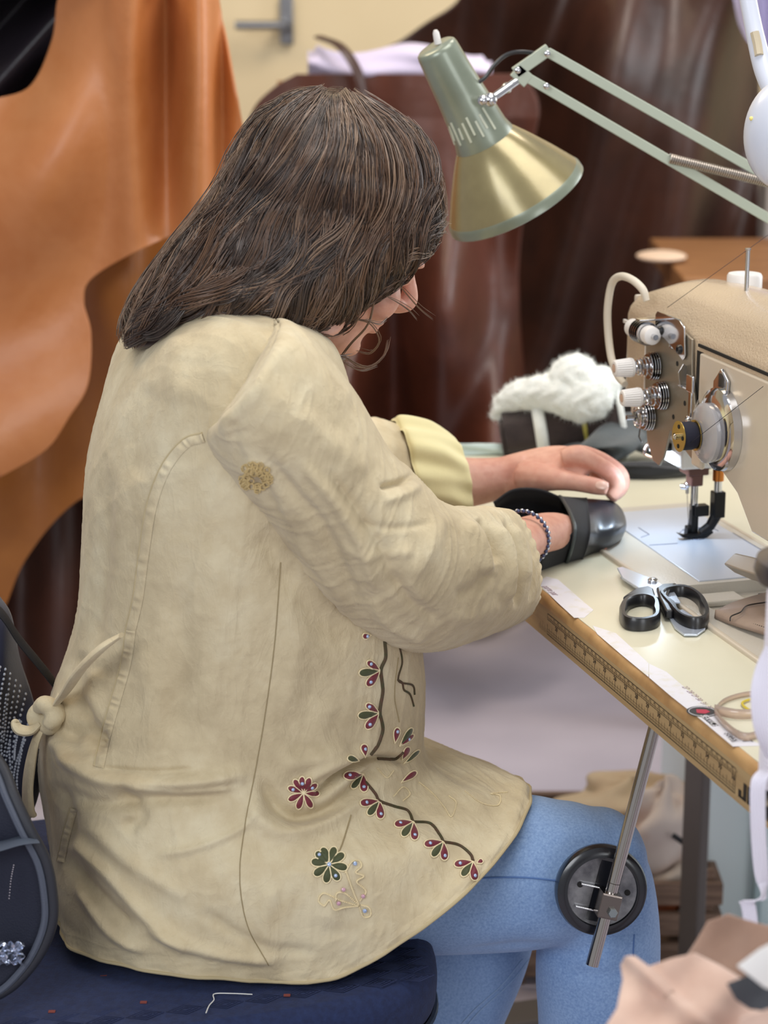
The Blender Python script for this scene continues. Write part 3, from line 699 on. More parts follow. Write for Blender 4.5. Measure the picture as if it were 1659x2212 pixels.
# neck and torso core (inside the tunic)
nb = onB(560, 720); parts.append(tube([H(-.03, -.02), H(-.02, -.075)*.5+nb*.5, nb, onB(500, 800)], [.048, .048, .056, .07], 20, n=16))
tc = [(540, 760, .07, .09), (490, 950, .11, .12), (480, 1200, .11, .12), (500, 1450, .11, .12), (440, 1700, .12, .14), (430, 1860, .10, .15)]
R = []
for px, py, a, w in tc:
    c = onB(px, py); t = np.linspace(0, 2*np.pi, 28, endpoint=False); R.append([c+BF*a*math.cos(q)+Rn*w*math.sin(q) for q in t])
parts.append(grid(cr(np.array(R), 30), True, (True, True)))
# arms
Ne = np.array([.055, 1.955, .815]); Ns = np.array([-.11, 1.88, 1.00]); Nw = pty(1140, 1160, 2.165)
parts.append(tube([nb, Ns], [.05, .055], 16)); parts.append(tube([Ns, Ne], [.05, .040], 20, n=14))
pa = [Ne, Ne*.45+Nw*.55, Nw, pty(1195, 1150, 2.228), pty(1232, 1146, 2.258)]
parts.append(tube(pa, [.040, .034, .026, .0265, .018], 20, n=30, flat=.8))
for k, (dy, L_) in enumerate(((-.008, .038), (.004, .045), (.014, .045), (.026, .04))):       # near hand fingers inside the leather piece
    b0 = pty(1238, 1146, 2.262)+NR*(-dy)*.9+NF*.004-NZ*.004; L_ *= .8; parts.append(tube([b0, b0+NF*L_*.5-NZ*.004, b0+NF*L_*.85-NZ*.012, b0+NF*L_*.95-NZ*.018], [.0085, .0080, .0070, .0055], 10, n=14))
parts.append(tube([pty(1195, 1156, 2.23), pty(1225, 1160, 2.245), pty(1245, 1158, 2.262)], [.011, .009, .007], 10, n=10))
Fs = Ns+BL*.34; Fe = pty(800, 1035, 2.34); Fw = pty(1085, 1032, 2.375)
parts.append(tube([nb, Fs], [.05, .055], 16)); parts.append(tube([Fs, Fe], [.05, .040], 20, n=14))
parts.append(tube([Fe, pty(930, 1040, 2.36), pty(1010, 1042, 2.37), Fw, pty(1140, 1022, 2.372)], [.040, .031, .028, .0235, .024], 20, n=30))
# far hand: back of the hand, thumb, curled fingers
Rp = []
for px, py, Y, hh, hd in ((1085, 1030, 2.375, .022, .026), (1130, 1023, 2.370, .024, .032), (1180, 1012, 2.365, .023, .038), (1225, 1003, 2.362, .019, .040), (1252, 998, 2.362, .013, .036)):
    c = pty(px, py, Y); t = np.linspace(0, 2*np.pi, 24, endpoint=False)
    u = vnorm(NZ*.95+NF*.15-NR*.2); v = -NR
    Rp.append([c+u*hh*math.sin(q)+v*hd*math.cos(q) for q in t])
parts.append(grid(cr(np.array(Rp), 24), True, (True, True)))
def finger(P, r, n=22): parts.append(tube([pty(*p) for p in P], r, 12, n=n))
finger([(1215, 992, 2.335), (1248, 985, 2.332), (1292, 1004, 2.330), (1326, 1030, 2.328), (1332, 1056, 2.324), (1318, 1078, 2.318)], [.0105, .0112, .0098, .0102, .0090, .0072])
finger([(1220, 985, 2.358), (1256, 982, 2.355), (1300, 996, 2.352), (1337, 1024, 2.350), (1342, 1050, 2.345), (1326, 1072, 2.335)], [.0105, .011, .0098, .010, .009, .0072])
finger([(1215, 985, 2.382), (1248, 983, 2.380), (1290, 996, 2.376), (1322, 1020, 2.372), (1326, 1046, 2.366), (1310, 1066, 2.356)], [.010, .0105, .0095, .0098, .0085, .007])
finger([(1205, 990, 2.405), (1235, 990, 2.402), (1266, 1002, 2.398), (1290, 1024, 2.392), (1292, 1046, 2.384), (1278, 1062, 2.376)], [.009, .0095, .0085, .0085, .0075, .006])
finger([(1130, 1030, 2.350), (1165, 1032, 2.335), (1205, 1036, 2.322), (1245, 1042, 2.315), (1285, 1050, 2.309), (1312, 1056, 2.304)], [.019, .0165, .0125, .0102, .0096, .0078], 28)
# legs under the jeans
parts.append(tube([onB(430, 1860, -.07), onB(620, 1880, -.08), pty(900, 1885, 1.985), pty(1280, 1860, 1.995)], [.06, .06, .052, .036], 14, n=20))
parts.append(tube([onB(430, 1860, .07), onB(620, 1860, .09), pty(900, 1800, 2.12), pty(1060, 1800, 2.12)], [.06, .06, .05, .036], 14, n=20))
parts.append(tube([pty(1290, 1870, 1.995), pty(1290, 1870, 1.995)*[1, 1, 0]+[0, .02, .08]], [.036, .028], 14)); q = pty(1290, 1870, 1.995)
parts.append(tube([[q[0]-.03, q[1]+.015, .035], [q[0]+.06, q[1]+.035, .035], [q[0]+.15, q[1]+.06, .024]], [.030, .034, .026], 14, n=12))
qk = pty(1050, 1840, 2.12); qa = np.array([-.10, 2.04, .10])
parts.append(tube([qk, qa], [.036, .028], 14)); parts.append(tube([qa+[-.03, 0, -.05], qa+[.06, .02, -.06], qa+[.14, .04, -.07]], [.028, .032, .024], 14, n=12))
g = remesh(parts, .0022, 5)
body = put('body', g, M_skin, woman, smooth=180, fix=False, label='pinkish skin of face, ear, wrist and far hand')
# eyes, nail, earring, bracelet
for s in (-1, 1): put('eye', ell(H(.076, -.014, .031*s), (.0112, .0112, .0112), nu=12, nv=16), mat('eye_white', (220, 214, 206), .2), body)
B_body = bvh(g)
nc, nn = cast(B_body, 1300, 1049, .0004)
if nc is not None: put('thumbnail', ell(nc, (.0075, .0050, .0014), (vnorm(pty(1312, 1056, 2.304)-pty(1285, 1050, 2.309)), vnorm(np.cross(nn, pty(1312, 1056, 2.304)-pty(1285, 1050, 2.309))), nn)), mat('nail', (226, 186, 170), .3, coat=.5), body)
ec, _ = onB(704, 632, -.095), 0
put('earring', ell(ec, (.0026, .0026, .0035)), mat('green_gold_stud', (150, 160, 60), .15, .8), woman, label='tiny green-gold ear stud')

# ------------------------------------------------------------------ jeans
jp = []
jp.append(tube([onB(380, 1850, -.072), onB(620, 1880, -.080), pty(900, 1885, 1.985), pty(1150, 1883, 1.985), pty(1250, 1870, 1.99), pty(1300, 1862, 1.995)], [.088, .086, .081, .0758, .0645, .0545], 30, n=50))
jp.append(ell(pty(1302, 1860, 1.995), (.0425, .056, .054), (BF, BL, NZ)))
jp.append(tube([pty(1290, 1845, 1.995), pty(1290, 1900, 1.995), pty(1294, 2000, 1.998), pty(1291, 2100, 2.0), pty(1290, 2250, 2.005), [q[0]-.005, q[1]+.012, .14]], [.0475, .0555, .0605, .0625, .060, .052], 30, n=60))
jp.append(tube([onB(380, 1850, .072), onB(620, 1860, .09), pty(900, 1800, 2.12), pty(1050, 1788, 2.12), pty(1105, 1792, 2.12)], [.09, .088, .080, .064, .050], 30, n=50))
jp.append(tube([pty(1070, 1800, 2.12), pty(1050, 1960, 2.10), pty(1003, 2110, 2.09), pty(915, 2260, 2.08), qa+[0, 0, .03]], [.048, .056, .058, .056, .046], 30, n=60))
R = []
for px, py, a, w in ((420, 1690, .12, .145), (420, 1800, .13, .165), (430, 1900, .13, .165), (430, 1965, .11, .14)):
    c = onB(px, py); t = np.linspace(0, 2*np.pi, 30, endpoint=False); R.append([c+BF*a*math.cos(q_)+Rn*w*math.sin(q_) for q_ in t])
jp.append(grid(cr(np.array(R), 20), True, (True, True)))
V, F = remesh(jp, .0045, 10)
Nn = vn(V, F); D = folds(V, Nn, [([(1150, 2045), (1230, 2065), (1320, 2030), (1400, 2000)], 16, -.004), ([(1180, 2080), (1300, 2110), (1400, 2070)], 14, -.002), ([(1000, 2060), (1120, 2045), (1200, 2050)], 12, -.004),
    ([(1190, 1800), (1260, 1790), (1330, 1800)], 24, .002), ([(900, 1990), (1040, 2010), (1180, 1985)], 26, .002), ([(1370, 1800), (1395, 1900), (1390, 2000)], 18, .002)])
V = V+Nn*D[:, None]
jeans = put('jeans', (V, F), M_den, woman, smooth=180, fix=False)
B_j = bvh((V, F)); M_dst = mat('denim_seam', (84, 116, 168), .85)
for L_ in ([(1020, 1898), (1080, 1895), (1140, 1896), (1200, 1902)], [(1370, 2018), (1368, 2060), (1372, 2120)], [(1148, 2060), (1150, 2120), (1146, 2200)]):
    p = projline(B_j, L_, 40, .0002)
    if len(p) > 3: put('seam', tube(p, .0009, 6), M_dst, jeans)
for off in (0, 14):
    p = projline(B_j, [(1142-off, 2072), (1100-off, 2125), (1040-off, 2180), (1000-off, 2225)], 40, .0004)
    if len(p) > 3: put('seam', tube(p, .0008, 6), mat('pale_denim_stitch', (150, 176, 208), .85) if off == 0 else MATS['pale_denim_stitch'], jeans)

# ------------------------------------------------------------------ tunic
def tring(A, Bp, w, up=0.0, fw=0.0, l=0.0, m=20, pw=.92):
    A3, B3 = onB(*A), onB(*Bp, l); c = (A3+B3)/2; a = (A3-B3)/2; b = Rn*w+NZ*up+BF*fw
    t = np.linspace(0, 2*np.pi, m, endpoint=False); co, si = np.cos(t), np.sin(t)
    co = np.sign(co)*np.abs(co)**pw; si = np.sign(si)*np.abs(si)**pw
    bb = np.where(si[:, None] < 0, Rn*(w-l)-NZ*up-BF*fw, b+Rn*l*.5)
    return c+a*co[:, None]+bb*si[:, None]
TR = [tring((468, 672), (640, 690), .050, .012), tring((440, 662), (662, 705), .066, .012), tring((375, 690), (685, 740), .110, .028), tring((315, 735), (705, 775), .155, .034),
      tring((260, 820), (735, 850), .178, .022), tring((222, 920), (775, 950), .182, .0), tring((195, 1040), (815, 1070), .174, -.006), tring((185, 1200), (858, 1210), .166, -.006), tring((176, 1330), (884, 1335), .162, -.004),
      tring((152, 1430), (896, 1430), .160, -.002), tring((118, 1520), (897, 1510), .162, 0), tring((95, 1590), (896, 1580), .168, -.004), tring((95, 1650), (925, 1622), .182, -.010, -.006, -.02), tring((104, 1740), (1010, 1648), .205, -.020, -.012, -.05, pw=.86),
      ]
HEM = [(135, 1965, 0), (128, 2005, -.06), (165, 2050, -.11), (280, 2090, -.155), (440, 2110, -.19), (600, 2122, -.21), (745, 2105, -.22), (890, 2020, -.222), (1010, 1925, -.215), (1100, 1820, -.17), (1148, 1722, -.11),
       (1125, 1690, -.05), (1060, 1665, .02), (960, 1680, .09), (820, 1710, .15), (640, 1740, .185), (460, 1760, .19), (310, 1790, .17), (200, 1840, .12), (150, 1910, .05)]
hemR = np.array([onB(*p) for p in HEM]); hc = hemR.mean(0)
mid = .42*TR[-1]+.58*hemR; mid = mid.mean(0)+(mid-mid.mean(0))*1.015
TR += [mid, .12*TR[-1]+.88*hemR+np.array([0, 0, .004]), hemR]
R = rings_loft(TR, 460, 520); NU, NV = R.shape[:2]
V, F = grid(R, True); Nn = vn(V, F)
if (Nn*(V-np.repeat(R.mean(1), NV, 0))).sum() < 0: Nn = -Nn
uu = np.repeat(np.linspace(0, 1, NU), NV); vv = np.tile(np.linspace(0, 1, NV, endpoint=False), NU)
FT = [([(98, 1640), (150, 1648), (250, 1690), (420, 1688), (560, 1662)], 17, .010), ([(110, 1690), (200, 1735), (330, 1725), (500, 1720)], 16, -.007),
      ([(130, 1600), (170, 1580), (230, 1600)], 24, -.011), ([(175, 1400), (165, 1500), (190, 1560)], 16, -.005), ([(215, 1440), (205, 1520), (215, 1600)], 18, .005), ([(110, 1690), (150, 1760), (150, 1840)], 14, -.007), ([(200, 1660), (330, 1668), (430, 1662)], 7, -.004), ([(270, 1700), (400, 1712), (520, 1700)], 7, .004), ([(150, 1520), (200, 1570), (215, 1640)], 26, -.008), ([(110, 1590), (160, 1640), (210, 1650)], 16, .008),
      ([(560, 1668), (590, 1730), (640, 1765), (720, 1745), (800, 1680), (880, 1630)], 15, -.014), ([(670, 1728), (740, 1675), (800, 1650), (850, 1640)], 8, -.012), ([(640, 1700), (720, 1650), (800, 1625)], 12, .006), ([(540, 1700), (560, 1770), (620, 1800), (700, 1775), (790, 1710)], 20, .008),
      ([(700, 1700), (760, 1660), (830, 1640), (900, 1650)], 9, -.010), ([(600, 1650), (680, 1640), (760, 1610)], 22, .006),
      ([(130, 1790), (230, 1880), (330, 1990), (430, 2060)], 15, .008), ([(125, 1830), (210, 1930), (300, 2020)], 15, -.007), ([(170, 1760), (280, 1860), (420, 1950)], 18, .005), ([(160, 1900), (240, 2010), (330, 2060)], 12, .006),
      ([(330, 1850), (430, 1830), (520, 1790), (560, 1740)], 9, .004), ([(250, 1700), (300, 1760), (260, 1800)], 18, -.008), ([(190, 980), (182, 1150), (180, 1400)], 14, .004), ([(235, 1000), (222, 1200), (205, 1420)], 18, -.005), ([(300, 1380), (330, 1500), (320, 1640)], 26, .004),
      ([(560, 1120), (640, 1280), (760, 1400)], 34, -.007), ([(620, 1240), (640, 1380), (610, 1560)], 30, .004), ([(450, 1150), (470, 1350), (440, 1600)], 40, .004), ([(380, 1250), (390, 1450), (370, 1620)], 28, -.004),
      ([(700, 1500), (690, 1600), (720, 1680)], 28, .004), ([(880, 1640), (960, 1700), (1080, 1740)], 22, .005), ([(860, 1700), (940, 1780), (1040, 1830)], 24, -.005), ([(760, 1830), (740, 1900), (700, 2010)], 30, .004),
      ([(300, 2000), (450, 2055), (620, 2080)], 13, .006), ([(420, 1960), (560, 2040), (700, 2060)], 13, -.004), ([(590, 1900), (570, 2000), (600, 2080)], 20, .004), ([(330, 820), (300, 950), (290, 1050)], 26, -.004), ([(400, 720), (380, 800), (400, 880)], 26, .003)]
D = folds(V, Nn, FT)
D += .0012*np.sin(vv*190+3*np.sin(uu*40))*np.clip((uu-.955)*30, 0, 1)+.0022*np.sin(vv*70+2*np.sin(uu*9))*np.clip((uu-.93)*14, 0, 1)
D += .0013*ridged(V, .034, .15, 4.5, 14)**1.4+.0006*ridged(V, .013, .6, 3, 18)**1.3
V = V+Nn*D[:, None]; gT = (V, F)
tunic = put('tunic', gT, M_cot, woman, smooth=180, fix=False)
hem = V.reshape(NU, NV, 3)[-1]; put('hem', tube(hem[::3], .0017, 8, closed=True), M_seam, tunic)
cl = V.reshape(NU, NV, 3)[0]; put('collar_edge', tube(cl[::6], .0025, 8, closed=True), M_seam, tunic)
B_t = bvh(gT)
# near sleeve
def sring(A, Bp, N, m=20): 
    A3, B3, N3 = pty(*A), pty(*Bp), pty(*N); c = (A3+B3)/2; a = (A3-B3)/2; b = N3-c
    t = np.linspace(0, 2*np.pi, m, endpoint=False); return c+a*np.cos(t)[:, None]+b*np.sin(t)[:, None]
SR = [sring((585, 716, 1.90), (482, 890, 1.89), (540, 810, 1.84)), sring((608, 690, 1.885), (440, 930, 1.87), (545, 830, 1.775)), sring((655, 712, 1.88), (446, 975, 1.87), (580, 870, 1.768)), sring((705, 765, 1.88), (490, 1035, 1.87), (625, 925, 1.768)), sring((770, 852, 1.885), (550, 1105, 1.875), (685, 1000, 1.778)),
      sring((835, 965, 1.895), (625, 1200, 1.885), (755, 1100, 1.792)), sring((895, 1025, 1.91), (705, 1292, 1.895), (830, 1180, 1.805)), sring((952, 1085, 1.935), (795, 1370, 1.92), (915, 1240, 1.825)),
      sring((1005, 1096, 1.965), (905, 1408, 1.95), (990, 1265, 1.86)), sring((1050, 1096, 2.0), (1005, 1388, 1.99), (1055, 1255, 1.90)), sring((1085, 1098, 2.045), (1080, 1360, 2.03), (1118, 1240, 1.955)),
      sring((1100, 1102, 2.08), (1122, 1340, 2.07), (1152, 1232, 2.01)), sring((1106, 1108, 2.10), (1135, 1318, 2.09), (1166, 1226, 2.04)), sring((1108, 1114, 2.11), (1135, 1306, 2.10), (1160, 1222, 2.055)), sring((1085, 1120, 2.10), (1110, 1300, 2.09), (1120, 1222, 2.05))]
R = rings_loft(SR, 420, 400); NU, NV = R.shape[:2]; V, F = grid(R, True); Nn = vn(V, F)
if (Nn*(V-np.repeat(R.mean(1), NV, 0))).sum() < 0: Nn = -Nn
uu = np.repeat(np.linspace(0, 1, NU), NV); vv = np.tile(np.linspace(0, 1, NV, endpoint=False), NU)
FS = [([(560, 960), (620, 1050), (690, 1130), (740, 1230), (780, 1330)], 16, -.006), ([(640, 985), (720, 1080), (780, 1180), (815, 1290)], 14, .006), ([(700, 1010), (770, 1100), (820, 1180), (850, 1260)], 13, -.005), ([(590, 1075), (640, 1160), (710, 1250), (770, 1330)], 14, .005),
      ([(905, 1012), (870, 1040), (815, 1055)], 7, -.007), ([(915, 1040), (880, 1065), (820, 1085)], 11, .004), ([(960, 1100), (930, 1180), (880, 1250)], 20, .004), ([(840, 1230), (890, 1300), (960, 1350)], 14, -.005), ([(800, 1290), (850, 1350), (930, 1385)], 14, .006), ([(870, 1160), (880, 1240), (920, 1310)], 16, .004),
      ([(1030, 1118), (1062, 1165), (1072, 1220)], 8, -.014), ([(1000, 1120), (1040, 1180), (1052, 1250)], 13, .007), ([(1062, 1125), (1092, 1180), (1098, 1260), (1085, 1310)], 11, .008), ([(1085, 1120), (1112, 1180), (1122, 1260), (1112, 1320)], 6, -.014), ([(1105, 1130), (1135, 1190), (1140, 1260)], 8, .007), ([(1112, 1112), (1146, 1170), (1153, 1250), (1140, 1310)], 4, -.005), ([(960, 1330), (1030, 1330), (1090, 1300)], 16, .004), ([(980, 1290), (1030, 1270), (1060, 1230)], 16, -.004),
      ([(600, 725), (690, 800), (770, 880)], 26, .003), ([(560, 780), (650, 850), (740, 960)], 30, -.003), ([(470, 830), (500, 930), (560, 1040)], 20, .004), ([(500, 900), (520, 980), (545, 1000)], 14, -.004), ([(650, 880), (720, 960), (800, 1030)], 24, .003), ([(540, 1010), (600, 1100), (660, 1190)], 12, -.004),
      ([(730, 1180), (800, 1200), (900, 1190)], 10, .002), ([(760, 1130), (850, 1140), (940, 1130)], 8, -.002), ([(640, 1210), (740, 1310), (800, 1370)], 10, .004)]
D = folds(V, Nn, FS)
D += .0018*np.sin(vv*150+2*np.sin(uu*30))*np.clip((uu-.80)*8, 0, 1)*np.clip((1-uu)*12, 0, 1) + .0013*ridged(V, .027, .75, 4.5, 4)**1.4+.0006*ridged(V, .012, .35, 3.5, 8)**1.3-.0018*np.exp(-((uu-.05)/.008)**2)
V = V+Nn*D[:, None]; gS = (V, F); sleeve = put('sleeve', gS, M_cot, tunic, smooth=180, fix=False)
B_s = bvh(gS)
# far sleeve with turned-back cuff
def fring(px, py, Y, h, d): 
    c = pty(px, py, Y); t = np.linspace(0, 2*np.pi, 24, endpoint=False); return np.array([c+vnorm(NZ-NF*.1)*h*math.sin(q_)-NR*d*math.cos(q_) for q_ in t])
FR = [Fs+(fring(700, 1000, 2.3, .085, .085)-pty(700, 1000, 2.3)), fring(760, 1010, 2.32, .072, .07), fring(840, 1022, 2.345, .062, .058), fring(900, 1028, 2.355, .052, .05), fring(950, 1035, 2.36, .044, .046), fring(988, 1040, 2.365, .038, .042)]
R = rings_loft(FR, 90, 120); V, F = grid(R, True); Nn = vn(V, F); P2 = np.repeat(np.linspace(0, 1, 90), 120); P3 = np.tile(np.linspace(0, 1, 120, endpoint=False), 90)
V = V+Nn*(.0025*np.sin(P3*60+P2*9)*P2)[:, None]; put('sleeve', (V, F), M_cot, tunic, smooth=180, fix=False)
CR_ = [fring(985, 1032, 2.365, .046, .047), fring(990, 1034, 2.366, .047, .049), fring(970, 1030, 2.363, .052, .052), fring(935, 1018, 2.357, .055, .056), fring(880, 1010, 2.348, .056, .058), fring(865, 1012, 2.346, .052, .054)]
R = rings_loft(CR_, 60, 140); P2 = np.linspace(0, 1, 60)[:, None]; P3 = np.linspace(0, 2*np.pi, 140, endpoint=False)[None]
c = R.mean(1, keepdims=True); R = c+(R-c)*(1+.05*np.sin(P3*7+P2*5)*np.clip(P2*3, 0, 1)+.03*np.sin(P3*13))[..., None]
M_cuf = mat('yellow_lit_cotton', (224, 214, 164), .85, sheen=.2, bump=(60, .3, .002))  # tunic cotton with the yellow light on the cuff put into its colour
put('turned_cuff', grid(R, True), M_cuf, tunic, smooth=180, fix=False, label='turned-back cuff of the far sleeve, yellow light put into its colour')

# seams -----------------------------------------------------------------------
def seam(P, n, r, m, B, nm='seam', off=.0003, wob=0, flat=1):
    p = projline(B, P, n, off)
    if len(p) > 3:
        if wob: p = p+np.random.default_rng(3).normal(0, wob, p.shape)
        put(nm, tube(p, r, 6), m, tunic)
def band(P, wpx, B, nm, m, side=1, n=160):
    """a raised puckered strip along a seam"""
    Q = cr(np.array(P, float), n); d = vnorm(np.gradient(Q, axis=0)); nr = np.stack([-d[:, 1], d[:, 0]], -1)*side; R = []
    for i in range(n):
        row = []
        for k, s in enumerate(np.linspace(0, 1, 9)):
            q_ = Q[i]+nr[i]*wpx*s; h = .0004+.0013*math.sin(math.pi*s)**.5+.0008*math.sin(i*.55+2*math.sin(i*.23))*math.sin(math.pi*s)
            p, _ = cast(B, q_[0], q_[1], h); row.append(p if p is not None else (row[-1] if row else None))
        if any(x is None for x in row): continue
        R.append(row)
    if len(R) > 3: put(nm, grid(np.array(R), False), m, tunic, smooth=180, fix=False)
back = [(437, 935), (395, 950), (350, 1005), (318, 1090), (300, 1200), (288, 1290), (272, 1360)]
band(back, 22, B_t, 'back_seam_band', M_cot, -1)
seam(back, 90, .0010, M_seam, B_t)
b2 = [(272, 1360), (262, 1430), (240, 1510), (220, 1580), (203, 1655)]
band(b2, 22, B_t, 'back_seam_band', M_cot, -1); seam(b2, 60, .0011, M_seam, B_t)
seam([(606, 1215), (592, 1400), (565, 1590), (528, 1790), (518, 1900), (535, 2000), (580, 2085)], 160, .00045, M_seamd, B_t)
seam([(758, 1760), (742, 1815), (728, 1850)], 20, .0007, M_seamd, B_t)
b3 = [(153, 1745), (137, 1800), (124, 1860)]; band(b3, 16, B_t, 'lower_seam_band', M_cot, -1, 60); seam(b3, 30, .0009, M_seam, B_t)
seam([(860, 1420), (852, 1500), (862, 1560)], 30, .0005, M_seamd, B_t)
arm_ = [(605, 684), (560, 696), (500, 738), (462, 800), (442, 870), (436, 935)]
seam(arm_, 120, .0016, M_cot, B_s, 'armhole_seam', .0006); band([(600, 700), (562, 708), (510, 748), (474, 805), (455, 870), (450, 930)], -1*0+14, B_s, 'armhole_band', M_cot, 1, 110)
# hem band on the front edge
def inner(P, off): 
    return [(x-off*.75, y-off*.55) for x, y in P]
# embroidery ------------------------------------------------------------------
def petal(c, a, L_, Wd, m, B, gem=None, nm='petal'):
    """teardrop petal on the cloth: c tip point px, a angle deg (image), length, width"""
    ca, sa = math.cos(math.radians(a)), math.sin(math.radians(a)); ol = []
    for t in np.linspace(0, 2*np.pi, 30, endpoint=False):
        s = .5-.5*math.cos(t); w = Wd/2*math.sin(t)*(s**.6)*1.42
        ol.append((c[0]+ca*L_*s-sa*w, c[1]+sa*L_*s+ca*w))
    cx, cy = c[0]+ca*L_*.6, c[1]+sa*L_*.6; R = []
    for k, h in ((1, .0003), (.8, .0012), (.45, .0019), (.05, .0021)):
        row = []
        for x, y in ol:
            p, _ = cast(B, cx+(x-cx)*k, cy+(y-cy)*k, h)
            if p is None: return [], [], []
            row.append(p)
        R.append(row)
    ed = [cast(B, x, y, .0007)[0] for x, y in ol]
    fill = [(grid(np.array(R), True, (False, True)))]
    bt = []
    E = cr(np.array(ed), 54, True)
    for i in range(0, 54): bt.append(ell(E[i], (.0008, .0008, .0008), nu=4, nv=5))
    gm = []
    if gem:
        x, y = c[0]+ca*L_*gem, c[1]+sa*L_*gem; p, n_ = cast(B, x, y, .0020)
        if p is not None: gm.append(lathe([(.0017, -.0005), (.0017, .0004), (.0009, .0010)], p, n_, 10))
    return fill, bt, gm
def cord(P, B, r=.0009, n=None, off=.0006):
    Q = np.array(P, float); L_ = np.linalg.norm(np.diff(Q, axis=0), axis=1).sum(); n = n or int(L_/2.2); p = projline(B, P, n, off)
    return [ell(x, (r, r, r), nu=4, nv=5) for x in p]
def motif(pet, B, nm, label=None):
    red, grn, gold, gem = [], [], [], []
    for c, a, L_, w, k, g_ in pet:
        f, b, gm = petal(c, a, L_, w, None, B, g_); (red if k == 'r' else grn).extend(f); gold.extend(b); gem.extend(gm)
    gs, mi, mats = [], [], [M_red, M_grn, M_gold, M_gem]
    for i, S in enumerate((red, grn, gold, gem)):
        for x in S: gs.append(x); mi += [i]*len(x[1])
    if gs: put(nm, J(*gs), None, tunic, smooth=60, mats=mats, midx=mi, fix=True, label=label)
fan = lambda x, y, ds=1, g_=.75: [((x, y), 215, 34*ds, 14, 'r', g_), ((x, y), 180-8, 46*ds, 17, 'g', None), ((x, y), 130, 44*ds, 17, 'r', .7)]
motif(fan(820, 1448), B_t, 'embroidered_flower'); motif(fan(818, 1540), B_t, 'embroidered_flower')
motif([((788, 1635), 265, 28, 15, 'r', .6), ((775, 1642), 190, 26, 12, 'g', None)], B_t, 'embroidered_flower')
motif([((800, 1372), 170, 18, 12, 'r', .5)], B_t, 'embroidered_flower')
fan2 = lambda x, y: [((x, y), 172, 42, 16, 'r', .7), ((x, y), 128, 40, 16, 'g', None), ((x, y), 86, 40, 17, 'r', .75)]
for x, y in ((784, 1672), (819, 1730), (893, 1776), (957, 1819), (1022, 1862)): motif(fan2(x, y), B_t, 'embroidered_flower')
motif([((1030, 1866), 330, 14, 9, 'r', None)], B_t, 'embroidered_flower')
motif([((655, 1713), a, 36, 13, 'r', g_) for a, g_ in ((200, .7), (235, None), (265, .6), (295, None), (325, .6), (5, None), (60, None), (110, None), (155, None))], B_t, 'embroidered_flower', 'burgundy embroidered flower')
motif([((711, 1868), a, 40, 17, 'g', g_) for a, g_ in ((-112, None), (-72, None), (-36, None), (10, None), (58, .7), (100, None), (146, None), (190, None), (-137, .75))], B_t, 'embroidered_flower', 'olive embroidered flower with a pale stone')
motif([((852, 1605), -80, 34, 13, 'r', .75), ((862, 1612), -55, 48, 12, 'g', None), ((862, 1612), -40, 40, 9, 'r', .6), ((868, 1640), -62, 30, 12, 'r', None), ((872, 1650), -42, 44, 9, 'g', None), ((866, 1690), -35, 40, 12, 'r', None)], B_t, 'embroidered_sprig')
gs = []
for P in ([(830, 1385), (832, 1420), (822, 1448), (826, 1490), (820, 1538), (826, 1575), (815, 1610), (800, 1630)], ):
    p = projline(B_t, P, 80, .0006); put('embroidered_vine', tube(p, .0017, 8), M_vine, tunic)
for P in ([(790, 1690), (810, 1715), (819, 1730), (850, 1742), (880, 1752), (892, 1776)], [(893, 1776), (930, 1780), (950, 1805), (957, 1819)], [(957, 1819), (990, 1826), (1015, 1845), (1022, 1860)], [(815, 1640), (850, 1640), (870, 1625)]):
    p = projline(B_t, P, 40, .0006); put('embroidered_vine', tube(p, .0014, 8), M_vine, tunic)
for P in ([(862, 1395), (868, 1430), (860, 1470), (890, 1480), (895, 1500)], [(858, 1468), (868, 1475), (872, 1490), (885, 1500), (893, 1525)]):
    p = projline(B_t, P, 40, .0005)
    if len(p) > 3: put('embroidered_vine', tube(p, .0010, 6), M_vine, tunic)
scr = cord([(745, 1885), (760, 1862), (775, 1860), (780, 1872), (768, 1885), (785, 1893), (770, 1905), (790, 1925), (778, 1945)], B_t)+cord([(748, 1885), (762, 1925), (775, 1955)], B_t)+cord([(775, 1957), (735, 1945), (700, 1930), (688, 1945), (700, 1957), (712, 1945), (722, 1965), (745, 1960), (775, 1957)], B_t) \
    + cord([(775, 1955), (745, 1930), (728, 1930), (725, 1945)], B_t)+cord([(775, 1957), (785, 1980), (800, 1978), (798, 1962), (780, 1955)], B_t)
put('gold_scroll', J(*scr), M_gold, tunic, label='pale gold beaded scroll below the olive flower')
scr = []
for P in ([(850, 1720), (870, 1700), (885, 1715), (870, 1730)], [(905, 1690), (935, 1715), (960, 1745), (975, 1765), (985, 1735), (970, 1720)], [(1005, 1710), (1040, 1735), (1075, 1740), (1080, 1720), (1060, 1715), (1095, 1712)], [(815, 1660), (835, 1680), (850, 1665)]): scr += cord(P, B_t, .0007)
put('gold_scroll', J(*scr), M_gold, tunic)
rs = np.random.default_rng(5); scr = []
for k in range(48):
    a, r_ = rs.uniform(0, 6.28), 31*math.sqrt(rs.uniform(.12, 1)); x, y = 553+r_*math.cos(a), 1030+r_*math.sin(a)*.95
    if r_ < 26 or True: 
        t = np.linspace(0, 5.5, 7)+a; scr += cord([(x+6*math.cos(q_), y+6*math.sin(q_)) for q_ in t], B_s, .0008, 13, .0008+.0006*(k % 2))
put('gold_rosette', J(*scr), mat('bronze_gold_braid', (214, 190, 136), .35, .35), tunic, label='round gold embroidered rosette on the sleeve')
gg = []
